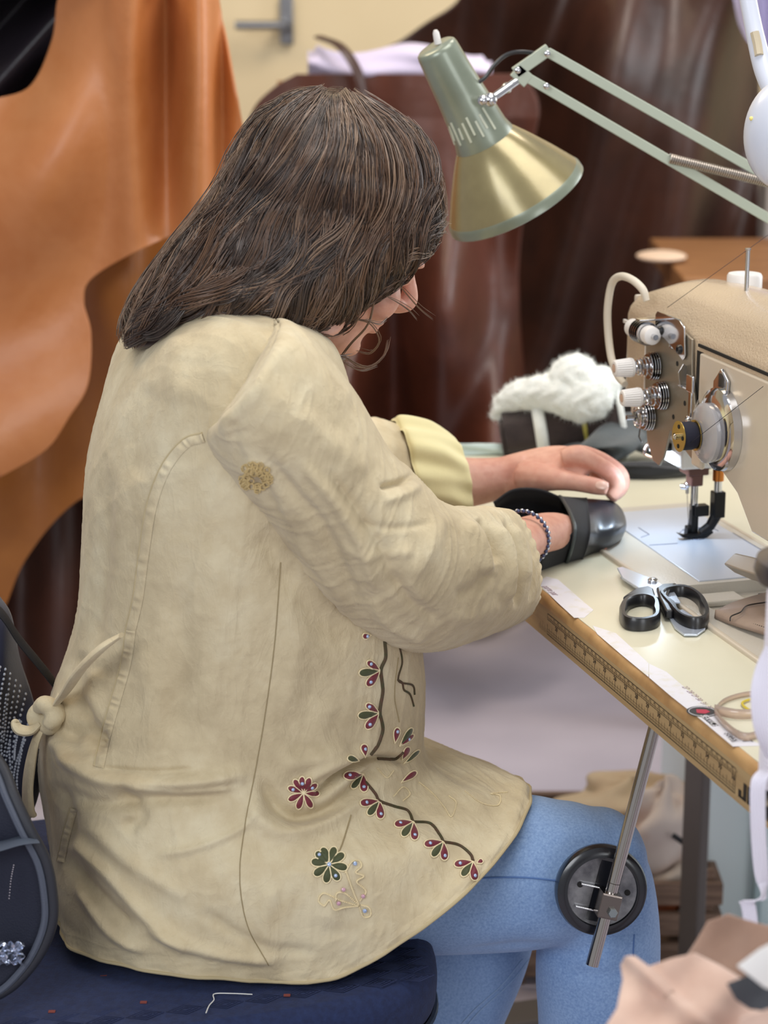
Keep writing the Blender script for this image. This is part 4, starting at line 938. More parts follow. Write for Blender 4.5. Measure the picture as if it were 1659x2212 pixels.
for x, y, m_ in ((711, 1868, 0), (765, 1866, 0), (787, 1966, 0), (741, 1921, 1), (783, 1935, 1), (730, 1950, 1)):
    p, n_ = cast(B_t, x, y, .002)
    if p is not None: put('stone', lathe([(.0019, -.001), (.0019, .0004), (.001, .001)], p, n_, 10), (M_gem, M_pink)[m_], tunic)
# waist tie at the back -------------------------------------------------------
tie = []
def tb(P, r, n=40, flat=.35): 
    return tube([onB(x, y, l) for x, y, l in P], r, 12, n=n, flat=flat)
put('waist_tie', tb([(262, 1372, -.135), (220, 1400, -.125), (175, 1445, -.10), (145, 1490, -.06), (118, 1525, -.02)], [.006, .011, .012, .010, .008]), M_cot, tunic, label='fabric tie running to the knot at the back')
put('waist_tie', tb([(168, 1390, .02), (145, 1460, .02), (125, 1510, .0), (108, 1535, -.01)], [.005, .009, .008, .007]), M_cot, tunic)
kn = J(ell(onB(98, 1548, -.01), (.018, .014, .016), (BF, BL, NZ)), tube([onB(80, 1530, -.02), onB(98, 1522, -.03), onB(118, 1540, -.03), onB(110, 1568, -.025), onB(90, 1572, -.02)], [.006, .009, .009, .009, .006], 12, n=30), tube([onB(130, 1530, -.02), onB(120, 1548, -.035), onB(100, 1570, -.035)], [.006, .009, .006], 12, n=20))
put('tie_knot', remesh([kn], .0018, 3), M_cot, tunic, smooth=180, fix=False)
put('tie_end', tb([(86, 1562, -.02), (66, 1578, -.02), (42, 1576, -.018), (33, 1562, -.015), (38, 1556, -.015)], [.006, .008, .009, .007, .004], flat=.5), M_cot, tunic)
put('tie_end', tb([(90, 1570, -.02), (76, 1605, -.022), (66, 1650, -.022), (60, 1700, -.02), (62, 1745, -.02), (70, 1760, -.02)], [.006, .007, .009, .010, .011, .009], 60, .4), M_cot, tunic)
# bracelet
wc = Nw-vnorm(pty(1200, 1150, 2.225)-Nw)*.012; ax = vnorm(pty(1200, 1150, 2.225)-Ne); u1 = vnorm(np.cross(ax, NZ)); u2 = np.cross(ax, u1); bs = []; mi = []
for k in range(64):
    a = k/64*2*math.pi; p = wc+.0285*(u1*math.cos(a)+u2*math.sin(a)*.98)+ax*.0016*(1 if k % 2 else -1); e = ell(p, (.0021, .0021, .0021), nu=6, nv=8); bs.append(e); mi += [k % 2]*len(e[1])
put('bracelet', J(*bs), None, woman, mats=[mat('slate_bead', (74, 80, 112), .2, .6), mat('silver_bead', (200, 204, 214), .12, .9)], midx=mi, label='thin bracelet of slate and silver beads on the near wrist')

# ------------------------------------------------------------------ hair
def hair_mat(nm, c, c2):
    m = mat(nm, c, .3, spec=.65); N = NT(m)
    N.l(N.ramp(N.noise(18, 3), [(.35, lin(c)), (.65, lin(c2))]), N.b.inputs['Base Color']); N.b.inputs['Sheen Weight'].default_value = .1; return m
M_h = [hair_mat('hair_dark', (54, 39, 30), (72, 51, 38)), hair_mat('hair_mid', (94, 67, 48), (114, 83, 60)), hair_mat('hair_light', (146, 116, 90), (126, 102, 84))]
def hring(A, Bp, w, fw=0, up=0, m=20):
    A3, B3 = onB(*A), onB(*Bp); c = (A3+B3)/2; a = (A3-B3)/2; t = np.linspace(0, 2*np.pi, m, endpoint=False)
    return c+a*np.cos(t)[:, None]+(Rn*w+BF*fw)*np.sin(t)[:, None]+NZ*up*np.abs(np.sin(t))[:, None]
HR = [hring((706, 202), (730, 203), .010), hring((632, 225), (800, 232), .046), hring((565, 280), (884, 285), .073), hring((522, 345), (926, 348), .087), hring((490, 410), (938, 425), .091), hring((446, 475), (938, 500), .093),
      hring((395, 530), (890, 562), .094), hring((352, 585), (846, 610), .094, -.005), hring((318, 635), (790, 650), .092, -.01), hring((292, 680), (742, 690), .086, -.012), hring((276, 715), (690, 722), .075, -.01), hring((268, 738), (640, 742), .05, -.01), hring((268, 745), (600, 748), .02, -.01)]
R = rings_loft(HR, 120, 120); V, F = grid(R, True, (True, True)); Nn = vn(V[:-2], [f for f in F if len(f) == 4])
Dh = folds(V[:-2], Nn*np.sign((Nn*(V[:-2]-Hc)).sum()), [([(560, 410), (650, 380), (780, 395), (900, 440)], 34, .006), ([(620, 470), (720, 452), (820, 500)], 26, -.004), ([(470, 530), (600, 505), (700, 545)], 32, .005), ([(740, 560), (790, 590)], 26, .004),
   ([(430, 590), (540, 585), (620, 620)], 24, -.004), ([(380, 640), (520, 630), (640, 670)], 24, .005), ([(620, 250), (600, 330), (560, 400)], 26, .005), ([(700, 250), (670, 350)], 24, -.003), ([(860, 330), (870, 420), (850, 520)], 24, .004), ([(800, 440), (790, 540), (760, 620)], 18, -.003)])
V[:-2] += (Nn*np.sign((Nn*(V[:-2]-Hc)).sum()))*Dh[:, None]; gH = (V, F); B_h = bvh(gH)
G_ = [[(714, 199), (645, 212), (565, 265), (505, 345), (440, 440), (370, 530), (300, 620), (258, 700), (264, 752)],
      [(716, 200), (650, 238), (590, 320), (530, 420), (455, 520), (370, 610), (300, 690), (272, 745)],
      [(718, 201), (676, 272), (622, 370), (565, 465), (490, 560), (410, 640), (335, 700), (300, 730)],
      [(722, 202), (706, 296), (665, 395), (615, 490), (555, 570), (480, 640), (420, 672)],
      [(725, 202), (734, 305), (710, 420), (668, 510), (625, 590), (570, 650), (520, 672)],
      [(727, 202), (764, 312), (752, 430), (722, 520), (688, 600), (640, 668), (600, 690)],
      [(730, 203), (794, 308), (800, 415), (780, 515), (745, 605), (705, 680), (668, 730)],
      [(733, 204), (824, 302), (845, 405), (832, 500), (800, 590), (765, 665), (720, 735), (700, 760)],
      [(736, 204), (852, 284), (893, 385), (886, 470), (856, 555), (815, 630), (772, 700), (735, 760)],
      [(738, 205), (880, 285), (928, 370), (932, 450), (908, 525), (866, 585), (826, 645), (795, 690)],
      [(740, 205), (820, 232), (900, 288), (945, 365), (958, 450), (945, 510), (915, 548), (888, 566)]]
NP_ = 18; GG = np.array([cr(np.array(g_, float), NP_) for g_ in G_])
rs = np.random.default_rng(11); Vs, Fs_, Ms = [], [], []
def strand(P, r, mi, seg=3):
    t, u, v = frames(P); n = len(P); rad = r*np.clip(np.minimum(np.linspace(.5, 6, n), np.linspace(4, .25, n)), .25, 1)
    a = np.arange(seg)*2*np.pi/seg; Rr = P[:, None]+rad[:, None, None]*(u[:, None]*np.cos(a)[None, :, None]+v[:, None]*np.sin(a)[None, :, None])
    Vs.append(Rr.reshape(-1, 3)); Ms.append(mi); Fs_.append(n)
def surf(px, py, off, last):
    p, n_ = cast(B_h, px, py, off)
    return p if p is not None else None
NCL = 520
for cl_ in range(NCL):
    gi = rs.uniform(0, len(G_)-1.001); i = int(gi); f = gi-i; base = GG[i]*(1-f)+GG[i+1]*f
    s0 = max(0, rs.uniform(-.08, .6)); s1 = min(1.02, s0+rs.uniform(.35, .7)); ph = 1.1*gi+rs.normal(0, .9); am = rs.uniform(8, 30)
    drift = rs.normal(0, 12); lift = rs.uniform(.0, .012); tone = rs.choice([0, 0, 0, 1, 1, 2], 1)[0]; thick = rs.uniform(.0022, .0048)
    tt = np.linspace(s0, s1, 20); path = np.stack([np.interp(np.clip(tt, 0, 1), np.linspace(0, 1, NP_), base[:, k]) for k in (0, 1)], -1)
    d = vnorm(np.gradient(path, axis=0)); nr = np.stack([-d[:, 1], d[:, 0]], -1)
    path = path+nr*(am*np.sin(tt*6.28*2.0+ph)*np.clip((tt-.12)*2.5, 0, 1)+drift*(tt-s0)*1.5)[:, None]
    ctr = [surf(path[k, 0], path[k, 1], 0, None) for k in range(20)]
    ok = [k for k in range(20) if ctr[k] is not None]
    if len(ok) < 7: continue
    if ok[-1]-ok[0]+1 != len(ok): ok = list(range(ok[0], ok[0]+next((j for j, k in enumerate(ok) if k != ok[0]+j), len(ok))))
    if len(ok) < 7: continue
    C = np.array([ctr[k] for k in ok]); e = C-CAM; side = vnorm(np.cross(np.gradient(C, axis=0), e)); out = vnorm(np.cross(side, np.gradient(C, axis=0)))
    out *= np.sign(-(out*e).sum(1))[:, None]; n = len(ok); q_ = np.linspace(0, 1, n); hump = np.sin(q_*3.1)**.7
    for j in range(30):
        r_, a_ = math.sqrt(rs.random())*thick*1.5, rs.uniform(0, 6.28); tw = a_+rs.uniform(.5, 1.6)*q_
        fr = rs.normal(0, 1)*.0009*np.sin(q_*rs.uniform(8, 16)+rs.uniform(0, 6)); env = (1.25-.75*q_)
        P = C+side*(r_*1.5*np.cos(tw)*env+fr)[:, None]+out*(lift*hump+r_*.8*np.sin(tw)*env*hump+.0008+.0015*hump)[:, None]; mi = int(tone if rs.random() < .68 else rs.choice([0, 1, 2], p=[.5, .36, .14]))
        strand(P, rs.choice([.00026, .00036, .0005]), mi)
nvis = len(Vs)
for k in range(0, nvis, 4):            # far side of the head
    P = Vs[k]; Q = P-2*((P-Hc)@BL)[:, None]*BL; Vs.append(Q); Ms.append(Ms[k]); Fs_.append(Fs_[k])
fly = [([(835, 640), (862, 655), (885, 672), (900, 690)], .0004), ([(770, 690), (800, 700), (820, 735), (800, 762), (770, 758)], .0005), ([(740, 770), (790, 795), (828, 770), (838, 735)], .0006), ([(735, 780), (780, 800), (815, 790)], .0004),
       ([(700, 740), (725, 772), (755, 772)], .0010), ([(690, 735), (720, 768), (745, 778)], .0010), ([(810, 640), (795, 700), (760, 740), (735, 772)], .0006), ([(850, 600), (870, 625), (905, 665), (935, 690)], .0004), ([(790, 690), (818, 700), (835, 690)], .0004), ([(860, 560), (885, 575), (875, 600)], .0005)]
for P, r in fly:
    for j in range(5):
        Q = cr(np.array(P, float), 16)+np.random.default_rng(j).normal(0, 3, 2)*np.linspace(.2, 1, 16)[:, None]; strand(np.array([onB(a, b, -.072+.03*q_) for (a, b), q_ in zip(Q, np.linspace(0, 1, 16))]), r, 1)
for k in range(140):                   # soft flyaways on the outline
    i = rs.integers(0, len(HR)-3); side_ = rs.random() < .5; a = TRpx = None
    g0 = GG[0] if side_ else GG[-1]; s0 = rs.uniform(0, .6); tt = np.linspace(s0, s0+.3, 12); path = np.stack([np.interp(tt, np.linspace(0, 1, NP_), g0[:, kk]) for kk in (0, 1)], -1)
    d = vnorm(np.gradient(path, axis=0)); nr = np.stack([-d[:, 1], d[:, 0]], -1)*(1 if side_ else -1); path = path+nr*(rs.uniform(-2, 9)*np.sin(np.linspace(0, 3.1, 12))+rs.uniform(-6, 4))[:, None]
    strand(np.array([onB(a_, b_, rs.uniform(-.02, -.01)) for a_, b_ in path]), .0002, 2)
off = 0; FF = []; MI = []
for v_, n, m_ in zip(Vs, Fs_, Ms):
    i = np.arange(n-1)[:, None]; j = np.arange(3)[None]; f = np.stack([i*3+j, i*3+(j+1) % 3, (i+1)*3+(j+1) % 3, (i+1)*3+j], -1).reshape(-1, 4)+off
    FF.append(f); MI.append(np.full(len(f), m_)); off += len(v_)
FF = np.vstack(FF); VV = np.vstack(Vs)
Vb = V.copy()
FFl = FF.tolist()+[tuple(int(q_)+len(VV) for q_ in f) for f in F]
MI = np.concatenate(MI).tolist()+[0]*len(F)
hair = put('hair', (np.vstack([VV, Vb]), FFl), None, woman, smooth=180, fix=False, mats=M_h, midx=MI, label='shoulder-length wavy brown hair')
# ------------------------------------------------------------------ black leather piece in her hands
M_bl = mat('black_smooth_leather', (34, 37, 44), .36, coat=.1, bump=(60, .25, .0015))
M_bs = mat('black_suede', (24, 25, 29), .92, sheen=.06, bump=(500, .3, .0006))
lp = thing('leather_shoe_upper', (.24, 2.27, TZ), 'black leather shoe upper with rounded toe, held in both hands', 'leather piece')
def loopr(top, bot, nr, fr):
    """closed ring: top px, bottom px, near px, far px each (px,py,Y)"""
    return cr(np.array([pty(*top), pty(*fr), pty(*bot), pty(*nr)]), 20, True)
RR = [loopr((1300, 1082, 2.315), (1276, 1196, 2.262), (1290, 1150, 2.245), (1300, 1110, 2.345)), loopr((1322, 1084, 2.325), (1312, 1184, 2.275), (1326, 1142, 2.26), (1322, 1115, 2.35)), loopr((1340, 1098, 2.33), (1338, 1166, 2.292), (1348, 1134, 2.282), (1342, 1122, 2.345)), loopr((1349, 1115, 2.325), (1348, 1148, 2.305), (1352, 1134, 2.30), (1349, 1128, 2.33))]
R1 = [loopr((1212, 1074, 2.30), (1222, 1216, 2.232), (1243, 1142, 2.205), (1215, 1120, 2.355)), loopr((1255, 1078, 2.31), (1248, 1208, 2.245), (1266, 1150, 2.222), (1255, 1110, 2.355))]
toe = put('toe_cap', grid(rings_loft(np.array([loopr((1262, 1079, 2.311), (1252, 1207, 2.246), (1270, 1150, 2.224), (1262, 1110, 2.355))]+RR), 40, 80), True, (False, True)), M_bl, lp, smooth=180, solid=.0016, label='smooth shiny black toe')
put('collar', grid(rings_loft(np.array(R1+[loopr((1268, 1078, 2.312), (1256, 1208, 2.247), (1275, 1150, 2.2235), (1268, 1110, 2.358))]), 24, 80), True), M_bs, lp, smooth=180, solid=.0022, label='black suede collar')
rim = loopr((1210, 1073, 2.30), (1220, 1217, 2.231), (1242, 1141, 2.204), (1213, 1120, 2.356)); rim = cr(rim, 80, True)
put('piped_rim', tube(rim, .0021, 8, closed=True), mat('rim_edge', (48, 58, 60), .5, coat=.2), lp, label='folded grey-green rim edge')
def opn(P): return cr(np.array([pty(*p) for p in P]), 26)
fl = [opn([(1213, 1076, 2.302), (1216, 1110, 2.350), (1222, 1180, 2.30), (1222, 1215, 2.235), (1238, 1176, 2.21), (1240, 1150, 2.206)]), opn([(1165, 1058, 2.30), (1165, 1100, 2.335), (1190, 1180, 2.27), (1196, 1222, 2.215), (1202, 1190, 2.195), (1208, 1166, 2.192)]),
      opn([(1110, 1058, 2.295), (1112, 1100, 2.32), (1160, 1190, 2.24), (1172, 1230, 2.20), (1174, 1208, 2.18), (1180, 1180, 2.178)]), opn([(1066, 1086, 2.29), (1080, 1110, 2.305), (1150, 1195, 2.225), (1166, 1232, 2.195), (1166, 1212, 2.178), (1168, 1192, 2.175)])]
put('quarter_flap', grid(cr(np.array(fl), 30), False), M_bs, lp, smooth=180, solid=.0024, label='open black suede back of the upper')
# ------------------------------------------------------------------ scraps and the wool bundle at the far end of the table
M_scr = mat('charcoal_suede', (58, 64, 66), .85, sheen=.4, col2=(74, 82, 84), nscale=14, bump=(300, .3, .001))
def blob(name, P, hw, m, label, cat, base_z=TZ, seed=1, amp=.006, **kw):
    """lumpy flat folded piece: spine px points on plane z with half widths"""
    rs = np.random.default_rng(seed); R = []
    for i, (px, py, z, h) in enumerate(cr(np.array(P, float), 40)):
        c = ptz(px, py, base_z+z); w = np.interp(i/39, np.linspace(0, 1, len(hw)), hw); t = np.linspace(0, 2*np.pi, 26, endpoint=False)
        k = 1+.12*np.sin(3*t+i*.3+seed)
        R.append([c+NF*w*kk*math.cos(a)+NR*w*.35*math.cos(a)+NZ*max(0, h)*(math.sin(a)+1)*.5*kk for a, kk in zip(t, k)])
    return put(name, grid(np.array(R), True, (True, True)), m, smooth=180, label=label, cat=cat, **kw)
blob('leather_scrap', [(1240, 1030, .0, .014), (1330, 1036, .0, .018), (1410, 1030, .0, .018), (1480, 1020, .0, .012)], [.02, .045, .05, .03], mat('black_scrap', (30, 32, 36), .8, sheen=.3), 'flat black suede offcut lying nearest the machine at the far end of the table', 'scrap', seed=2)
blob('leather_scrap', [(1215, 975, .0, .016), (1290, 1000, .012, .02), (1370, 960, .015, .038), (1430, 985, .015, .020), (1470, 1000, .012, .016)], [.02, .03, .035, .035, .02], M_scr, 'crumpled charcoal suede offcut heaped on top of the black one', 'scrap', seed=3)
blob('leather_scrap', [(1335, 955, .0, .05), (1380, 955, .0, .05), (1430, 960, .0, .04)], [.02, .04, .02], mat('dark_brown_scrap', (40, 32, 30), .85), 'dark brown offcut behind the machine head', 'scrap', seed=4)
blob('cloth_scrap', [(930, 982, .0, .012), (1000, 984, .0, .014), (1080, 982, .0, .014), (1120, 985, .0, .01)], [.02, .03, .03, .01], mat('pale_aqua_cloth', (214, 232, 230), .8), 'pale aqua cloth strip lying along the far end of the table', 'scrap', seed=5)
blob('leather_scrap', [(1605, 1012, 0, .003), (1640, 1010, 0, .003), (1700, 1008, 0, .003)], [.02, .022, .02], mat('taupe_scrap', (138, 116, 108), .7), 'flat taupe leather piece lying on the table behind the machine arm', 'scrap', seed=6)
# rolled brown felt tied with white band, topped with white fleece
rb = thing('felt_roll', ptz(1200, 985, TZ), 'dark brown felt roll tied with white and yellow bands on the far table end', 'roll')
rb['label'] = 'dark brown felt roll tied with bands at the far end of the table'
M_felt = mat('dark_brown_felt', (66, 54, 52), .95, col2=(46, 36, 36), nscale=30, sheen=.4, bump=(240, .5, .002))
ax0, ax1 = pty(1090, 942, 2.72), pty(1345, 900, 2.72)
ra = [.029, .034, .038, .043, .048, .05]; Pc = cr(np.array([ax0, ax0*.8+ax1*.2, ax0*.6+ax1*.4, ax0*.4+ax1*.6, ax0*.2+ax1*.8, ax1]), 40); rr = np.interp(np.linspace(0, 1, 40), np.linspace(0, 1, 6), ra)
t_, u_, v_ = frames(Pc); a = np.linspace(0, 2*np.pi, 48, endpoint=False); lump = 1+.03*np.sin(a*3+1)+.02*np.sin(a*7)
R = Pc[:, None]+(rr[:, None]*lump[None])[..., None]*(u_[:, None]*np.cos(a)[None, :, None]+v_[:, None]*np.sin(a)[None, :, None])
zmin = R[..., 2].min(axis=1, keepdims=True); 
put('roll', grid(R, True, (True, True)), M_felt, rb, smooth=180, fix=False)
sp = [ax0-vnorm(ax1-ax0)*.002+(.004+.0032*q)*(u_[0]*math.cos(q*1.0)+v_[0]*math.sin(q*1.0)) for q in np.linspace(0, 7.5, 60)]
put('roll_end', tube(sp, .0035, 6, flat=.6), M_felt, rb)
def ringb(f, r0, name, m, r=.0035, flat=.4, parent=rb):
    c = ax0*(1-f)+ax1*f; k = int(f*39); R0 = rr[k]+r0; t = np.linspace(0, 2*np.pi, 40, endpoint=False)
    return put(name, tube(c+R0*(u_[k]*np.cos(t)[:, None]+v_[k]*np.sin(t)[:, None]), r, 8, closed=True), m, parent)
M_flc = mat('white_fleece', (240, 244, 240), .95, sheen=.6, bump=(90, .6, .004))
ringb(.30, .002, 'white_band', M_flc, .008); ringb(.66, .001, 'yellow_band', mat('yellow_tie', (196, 186, 90), .6), .003); ringb(.97, .002, 'white_band', M_flc, .004)
fl_parts = [tube([pty(1072, 905, 2.74), pty(1100, 868, 2.73), pty(1160, 848, 2.71), pty(1230, 858, 2.69), pty(1280, 880, 2.685)], [.012, .020, .024, .030, .028], 20, n=30, flat=.9), ell(pty(1240, 812, 2.70), (.032, .03, .028)), ell(pty(1300, 836, 2.70), (.024, .026, .026)), ell(pty(1265, 862, 2.68), (.036, .026, .030)), ell(pty(1225, 845, 2.70), (.03, .028, .02))]
V, F = remesh(fl_parts, .004, 8); Nn = vn(V, F); rs = np.random.default_rng(2)
V = V+Nn*(.002*np.sin(V[:, 0]*210+3*np.sin(V[:, 2]*160))*np.sin(V[:, 1]*190))[:, None]
# fuzz
idx = rs.integers(0, len(V), 2600); VV, FF, o_ = [V], list(F), len(V)
for i in idx:
    d = vnorm(Nn[i]+rs.normal(0, .5, 3)); s_ = vnorm(np.cross(d, rs.normal(0, 1, 3)))*.00035; p = V[i]; L_ = rs.uniform(.003, .008)
    VV.append(np.array([p-s_, p+s_, p+d*L_])); FF.append((o_, o_+1, o_+2)); o_ += 3
put('fleece', (np.vstack(VV), FF), M_flc, smooth=180, fix=False, label='fluffy white fleece lying on top of the dark brown felt roll', cat='fleece')
# ------------------------------------------------------------------ scissors
sc = thing('scissors', T(.17, -.14, .001), 'scissors with black plastic handles lying open on the table front', 'scissors')
M_bld = mat('scissor_steel', (200, 210, 226), .25, .55)
def on(px, py, z): return toT(ptz(px, py, TZ+z))
zt2 = .011
def flat(P, z, h, m, nm, par, bev=None, **kw):
    Q = [on(a, b, z+h) for a, b in P]; return put(nm, poly([(q[0], q[1]) for q in Q], T(0, 0, z), NR, NF, h), m, par, bevel=bev, **kw)
bl = flat([(1333, 1226), (1345, 1224), (1400, 1246), (1455, 1275), (1470, 1300), (1450, 1300), (1400, 1282), (1345, 1248)], .006, .0022, M_bld, 'blade', sc, .0005, label='long polished blade')
flat([(1345, 1238), (1400, 1264), (1450, 1290), (1440, 1312), (1390, 1280), (1340, 1246)], .003, .002, M_bld, 'blade', sc, .0005)
flat([(1440, 1322), (1475, 1316), (1505, 1336), (1520, 1346), (1524, 1358), (1506, 1370), (1478, 1370), (1458, 1355)], .001, .0022, M_bld, 'guard_plate', sc, .0006, label='rounded bright metal end under the handle')
p0 = ptz(1410, 1256, TZ+.0085); put('pivot_screw', lathe([(.0052, 0), (.0052, .0022), (.0035, .0034), (.001, .0036)], p0, NZ, 20), M_chrome, sc)
def bow(P, r, nm, lab, h=.013):
    """handle loop: outer and inner outline loft"""
    O = np.array([on(a, b, h) for a, b in P]); O = cr(O, 60, True); c = O.mean(0); R = []
    for k, z in ((0, .001), (0.0, h*.75), (-.0015, h), (-r+.0015, h), (-r, h*.85), (-r, .001)):
        d = O-c; dn = d/np.linalg.norm(d, axis=1, keepdims=True); q = O+dn*k; R.append([T(x, y, z) for x, y, _ in q])
    R.append(R[0]); return put(nm, grid(np.array(R), True), M_bp, sc, smooth=40, label=lab)
bow([(1338, 1307), (1352, 1288), (1385, 1279), (1415, 1285), (1427, 1305), (1422, 1328), (1390, 1337), (1350, 1332)], .0075, 'handle_loop', 'small round black handle loop')
bow([(1425, 1275), (1440, 1264), (1480, 1262), (1515, 1280), (1532, 1305), (1528, 1330), (1500, 1336), (1470, 1326), (1448, 1305)], .0078, 'handle_loop', 'large oval black handle loop', .014)
put('handle_shank', J(poly([tuple(on(a, b, .010)[:2]) for a, b in [(1345, 1290), (1372, 1272), (1400, 1266), (1412, 1272), (1418, 1292), (1380, 1284)]], T(0, 0, .002), NR, NF, .009)), M_bp, sc, bevel=.002)
put('handle_shank', J(poly([tuple(on(a, b, .012)[:2]) for a, b in [(1424, 1290), (1418, 1268), (1432, 1260), (1462, 1258), (1446, 1275), (1440, 1290), (1455, 1318), (1438, 1318)]], T(0, 0, .003), NR, NF, .009)), M_bp, sc, bevel=.002)
# ------------------------------------------------------------------ paper ruler sticker along the front edge (part of the table surface)
M_stk = mat('worn_white_sticker', (222, 220, 226), .4, coat=.1, col2=(212, 207, 192), nscale=60, mix=(.5, .75)); M_stkr = mat('sticker_red', (176, 44, 70), .5); M_pk = mat('faded_print', (150, 124, 134), .6); M_stkb = mat('sticker_black', (40, 40, 44), .5)
stk = thing('sticker', T(.55, -.2, 0), 'worn white ruler sticker with red label boxes stuck along the front edge', 'sticker')
def stick(P): return poly([tuple(on(a, b, 0)[:2]) for a, b in P], T(0, 0, .0001), NR, NF, .0002)
put('paper', stick([(1402, 1434), (1440, 1452), (1490, 1495), (1550, 1545), (1620, 1600), (1655, 1611), (1583, 1613), (1520, 1560), (1450, 1505), (1402, 1464)]), M_stk, stk, smooth=0)
put('sticker_lip', stick([(1280, 1352), (1330, 1368), (1401, 1433), (1401, 1463), (1345, 1417), (1290, 1370)]), M_stk, stk, smooth=0)
zs = .0005
def st(sx, px, py, size, m, nm, bold=.0, sxf=1.0): put(nm, text(sx, size, T(*on(px, py, 0)[:2], zs), NR, NF, bold=bold, sx=sxf), m, stk, smooth=0, fix=False)
for k, (px, py) in enumerate([(1481, 1487), (1491, 1496), (1501, 1504), (1510, 1512), (1521, 1521), (1532, 1529)]): st(str(27+k), px, py, .0075, M_pk, 'printed_number')
o = T(*on(1517, 1538, 0)[:2], .0003)
put('round_emblem', lathe([(.0135, 0), (.0135, .0002)], o, NZ, 40), M_stkb, stk); put('emblem_ring', torus(o+NZ*.0002, NZ, .0115, .0003, 40, 4), M_stk, stk); put('emblem_centre', poly([(-.006, -.003), (.002, -.006), (.006, .0), (.003, .006), (-.003, .005)], o+NZ*.0003, NR, NF, .0001), M_stkr, stk, smooth=0)
put('red_box', stick([(1513, 1548), (1526, 1547), (1553, 1568), (1540, 1570)]), M_stkr, stk, smooth=0); put('red_box', stick([(1562, 1584), (1573, 1584), (1595, 1602), (1582, 1604)]), M_stkr, stk, smooth=0)
ctr = (on(1533, 1558, 0)[:2]); put('box_lettering', text('SERVICE', .0085, T(ctr[0], ctr[1], zs), NR, NF, bold=.01, sx=.9), M_stk, stk, smooth=0, fix=False)
ctr = (on(1579, 1594, 0)[:2]); put('box_lettering', text('SELLES', .0085, T(ctr[0], ctr[1], zs), NR, NF, bold=.01, sx=.9), M_stk, stk, smooth=0, fix=False)
ctr = (on(1600, 1592, 0)[:2]); put('black_lettering', text('MENT', .0120, T(ctr[0], ctr[1], zs), NR, NF, sx=.9), M_stkb, stk, smooth=0, fix=False)
s2 = thing('sticker', T(.14, -.2, 0), 'white sticker with handwriting at the table edge beside the cuff', 'sticker')
put('paper', stick([(1160, 1258), (1180, 1246), (1205, 1252), (1260, 1300), (1282, 1318), (1262, 1335), (1240, 1335), (1200, 1298)]), M_stk, s2, smooth=0)
c_ = on(1190, 1277, 0); put('handwriting', text('parte par', .011, T(c_[0], c_[1], zs), NR, NF, sx=.8), M_pk, s2, smooth=0, fix=False)
# ------------------------------------------------------------------ rings of clear tape
tpz = T(*on(1640, 1560, 0)[:2], 0)
tr = thing('tape_ring', tpz, 'loose coil of clear brownish tape lying on the ruler sticker', 'tape')
M_tape = mat('clear_tape', (226, 204, 186), .12, trans=.6, coat=.5)
def strip(P, h, m, nm, par, z0=.0008, lean=0):
    C = cr(np.array([T(*on(a, b, 0)[:2], z0) for a, b in P]), 60); R = np.stack([C, C+NZ*h+NF*lean], 1)
    return put(nm, grid(R, False), m, par, smooth=180, solid=.0006, fix=False)
strip([(1543, 1545), (1560, 1550), (1600, 1556), (1650, 1552), (1700, 1540)], .009, M_tape, 'tape_loop', tr)
strip([(1543, 1548), (1560, 1570), (1590, 1595), (1615, 1602), (1640, 1596), (1660, 1590)], .007, M_tape, 'tape_loop', tr)
strip([(1543, 1542), (1565, 1522), (1600, 1510), (1640, 1506), (1690, 1515)], .005, M_tape, 'tape_loop', tr)
put('rubber_band', tube([T(*on(a, b, 0)[:2], .002) for a, b in [(1603, 1525), (1612, 1518), (1635, 1514), (1665, 1518), (1670, 1532), (1645, 1544), (1618, 1538)]], .0011, 6, n=50, closed=True), mat('yellow_elastic', (206, 184, 60), .35), label='yellow elastic loop lying inside the coil of clear tape', cat='elastic band')
# taupe leather piece with stitching on the machine bed
lt = thing('stitched_leather', T(.33, -.09, .003), 'taupe stitched leather strip resting on the machine bed', 'leather piece')
M_tl = mat('taupe_leather', (150, 130, 116), .5, col2=(136, 116, 102), nscale=30, bump=(200, .2, .0006))
L_ = lambda a, b, z: T(*on(a, b, z)[:2], z)
P1 = [L_(1547, 1321, .008), L_(1580, 1304, .011), L_(1620, 1291, .013), L_(1668, 1278, .014)]; P2_ = [L_(1545, 1329, .006), L_(1590, 1346, .008), L_(1630, 1358, .010), L_(1680, 1374, .011)]
R = np.array([cr(np.array(P1), 40), cr(np.array([(a+b)/2+NZ*.003 for a, b in zip(P1, P2_)]), 40), cr(np.array(P2_), 40), cr(np.array([p-NZ*.003 for p in P2_]), 40)])
put('strip', grid(R, False), M_tl, lt, smooth=180, solid=.002, fix=False)
e0 = cr(np.array(P2_), 60)
put('stitching', J(*[cyl(e0[i]+NF*.006+NZ*.0022, e0[i+1]*.6+e0[i]*.4+NF*.006+NZ*.0022, .0004, 6) for i in range(2, 56, 2)]), M_ink, lt)
put('overlap_edge', tube([L_(1577, 1341, .0105), L_(1580, 1331, .013), L_(1600, 1322, .0155), L_(1615, 1308, .0165), L_(1660, 1300, .0175)], .0007, 6, n=40), M_ink, lt)
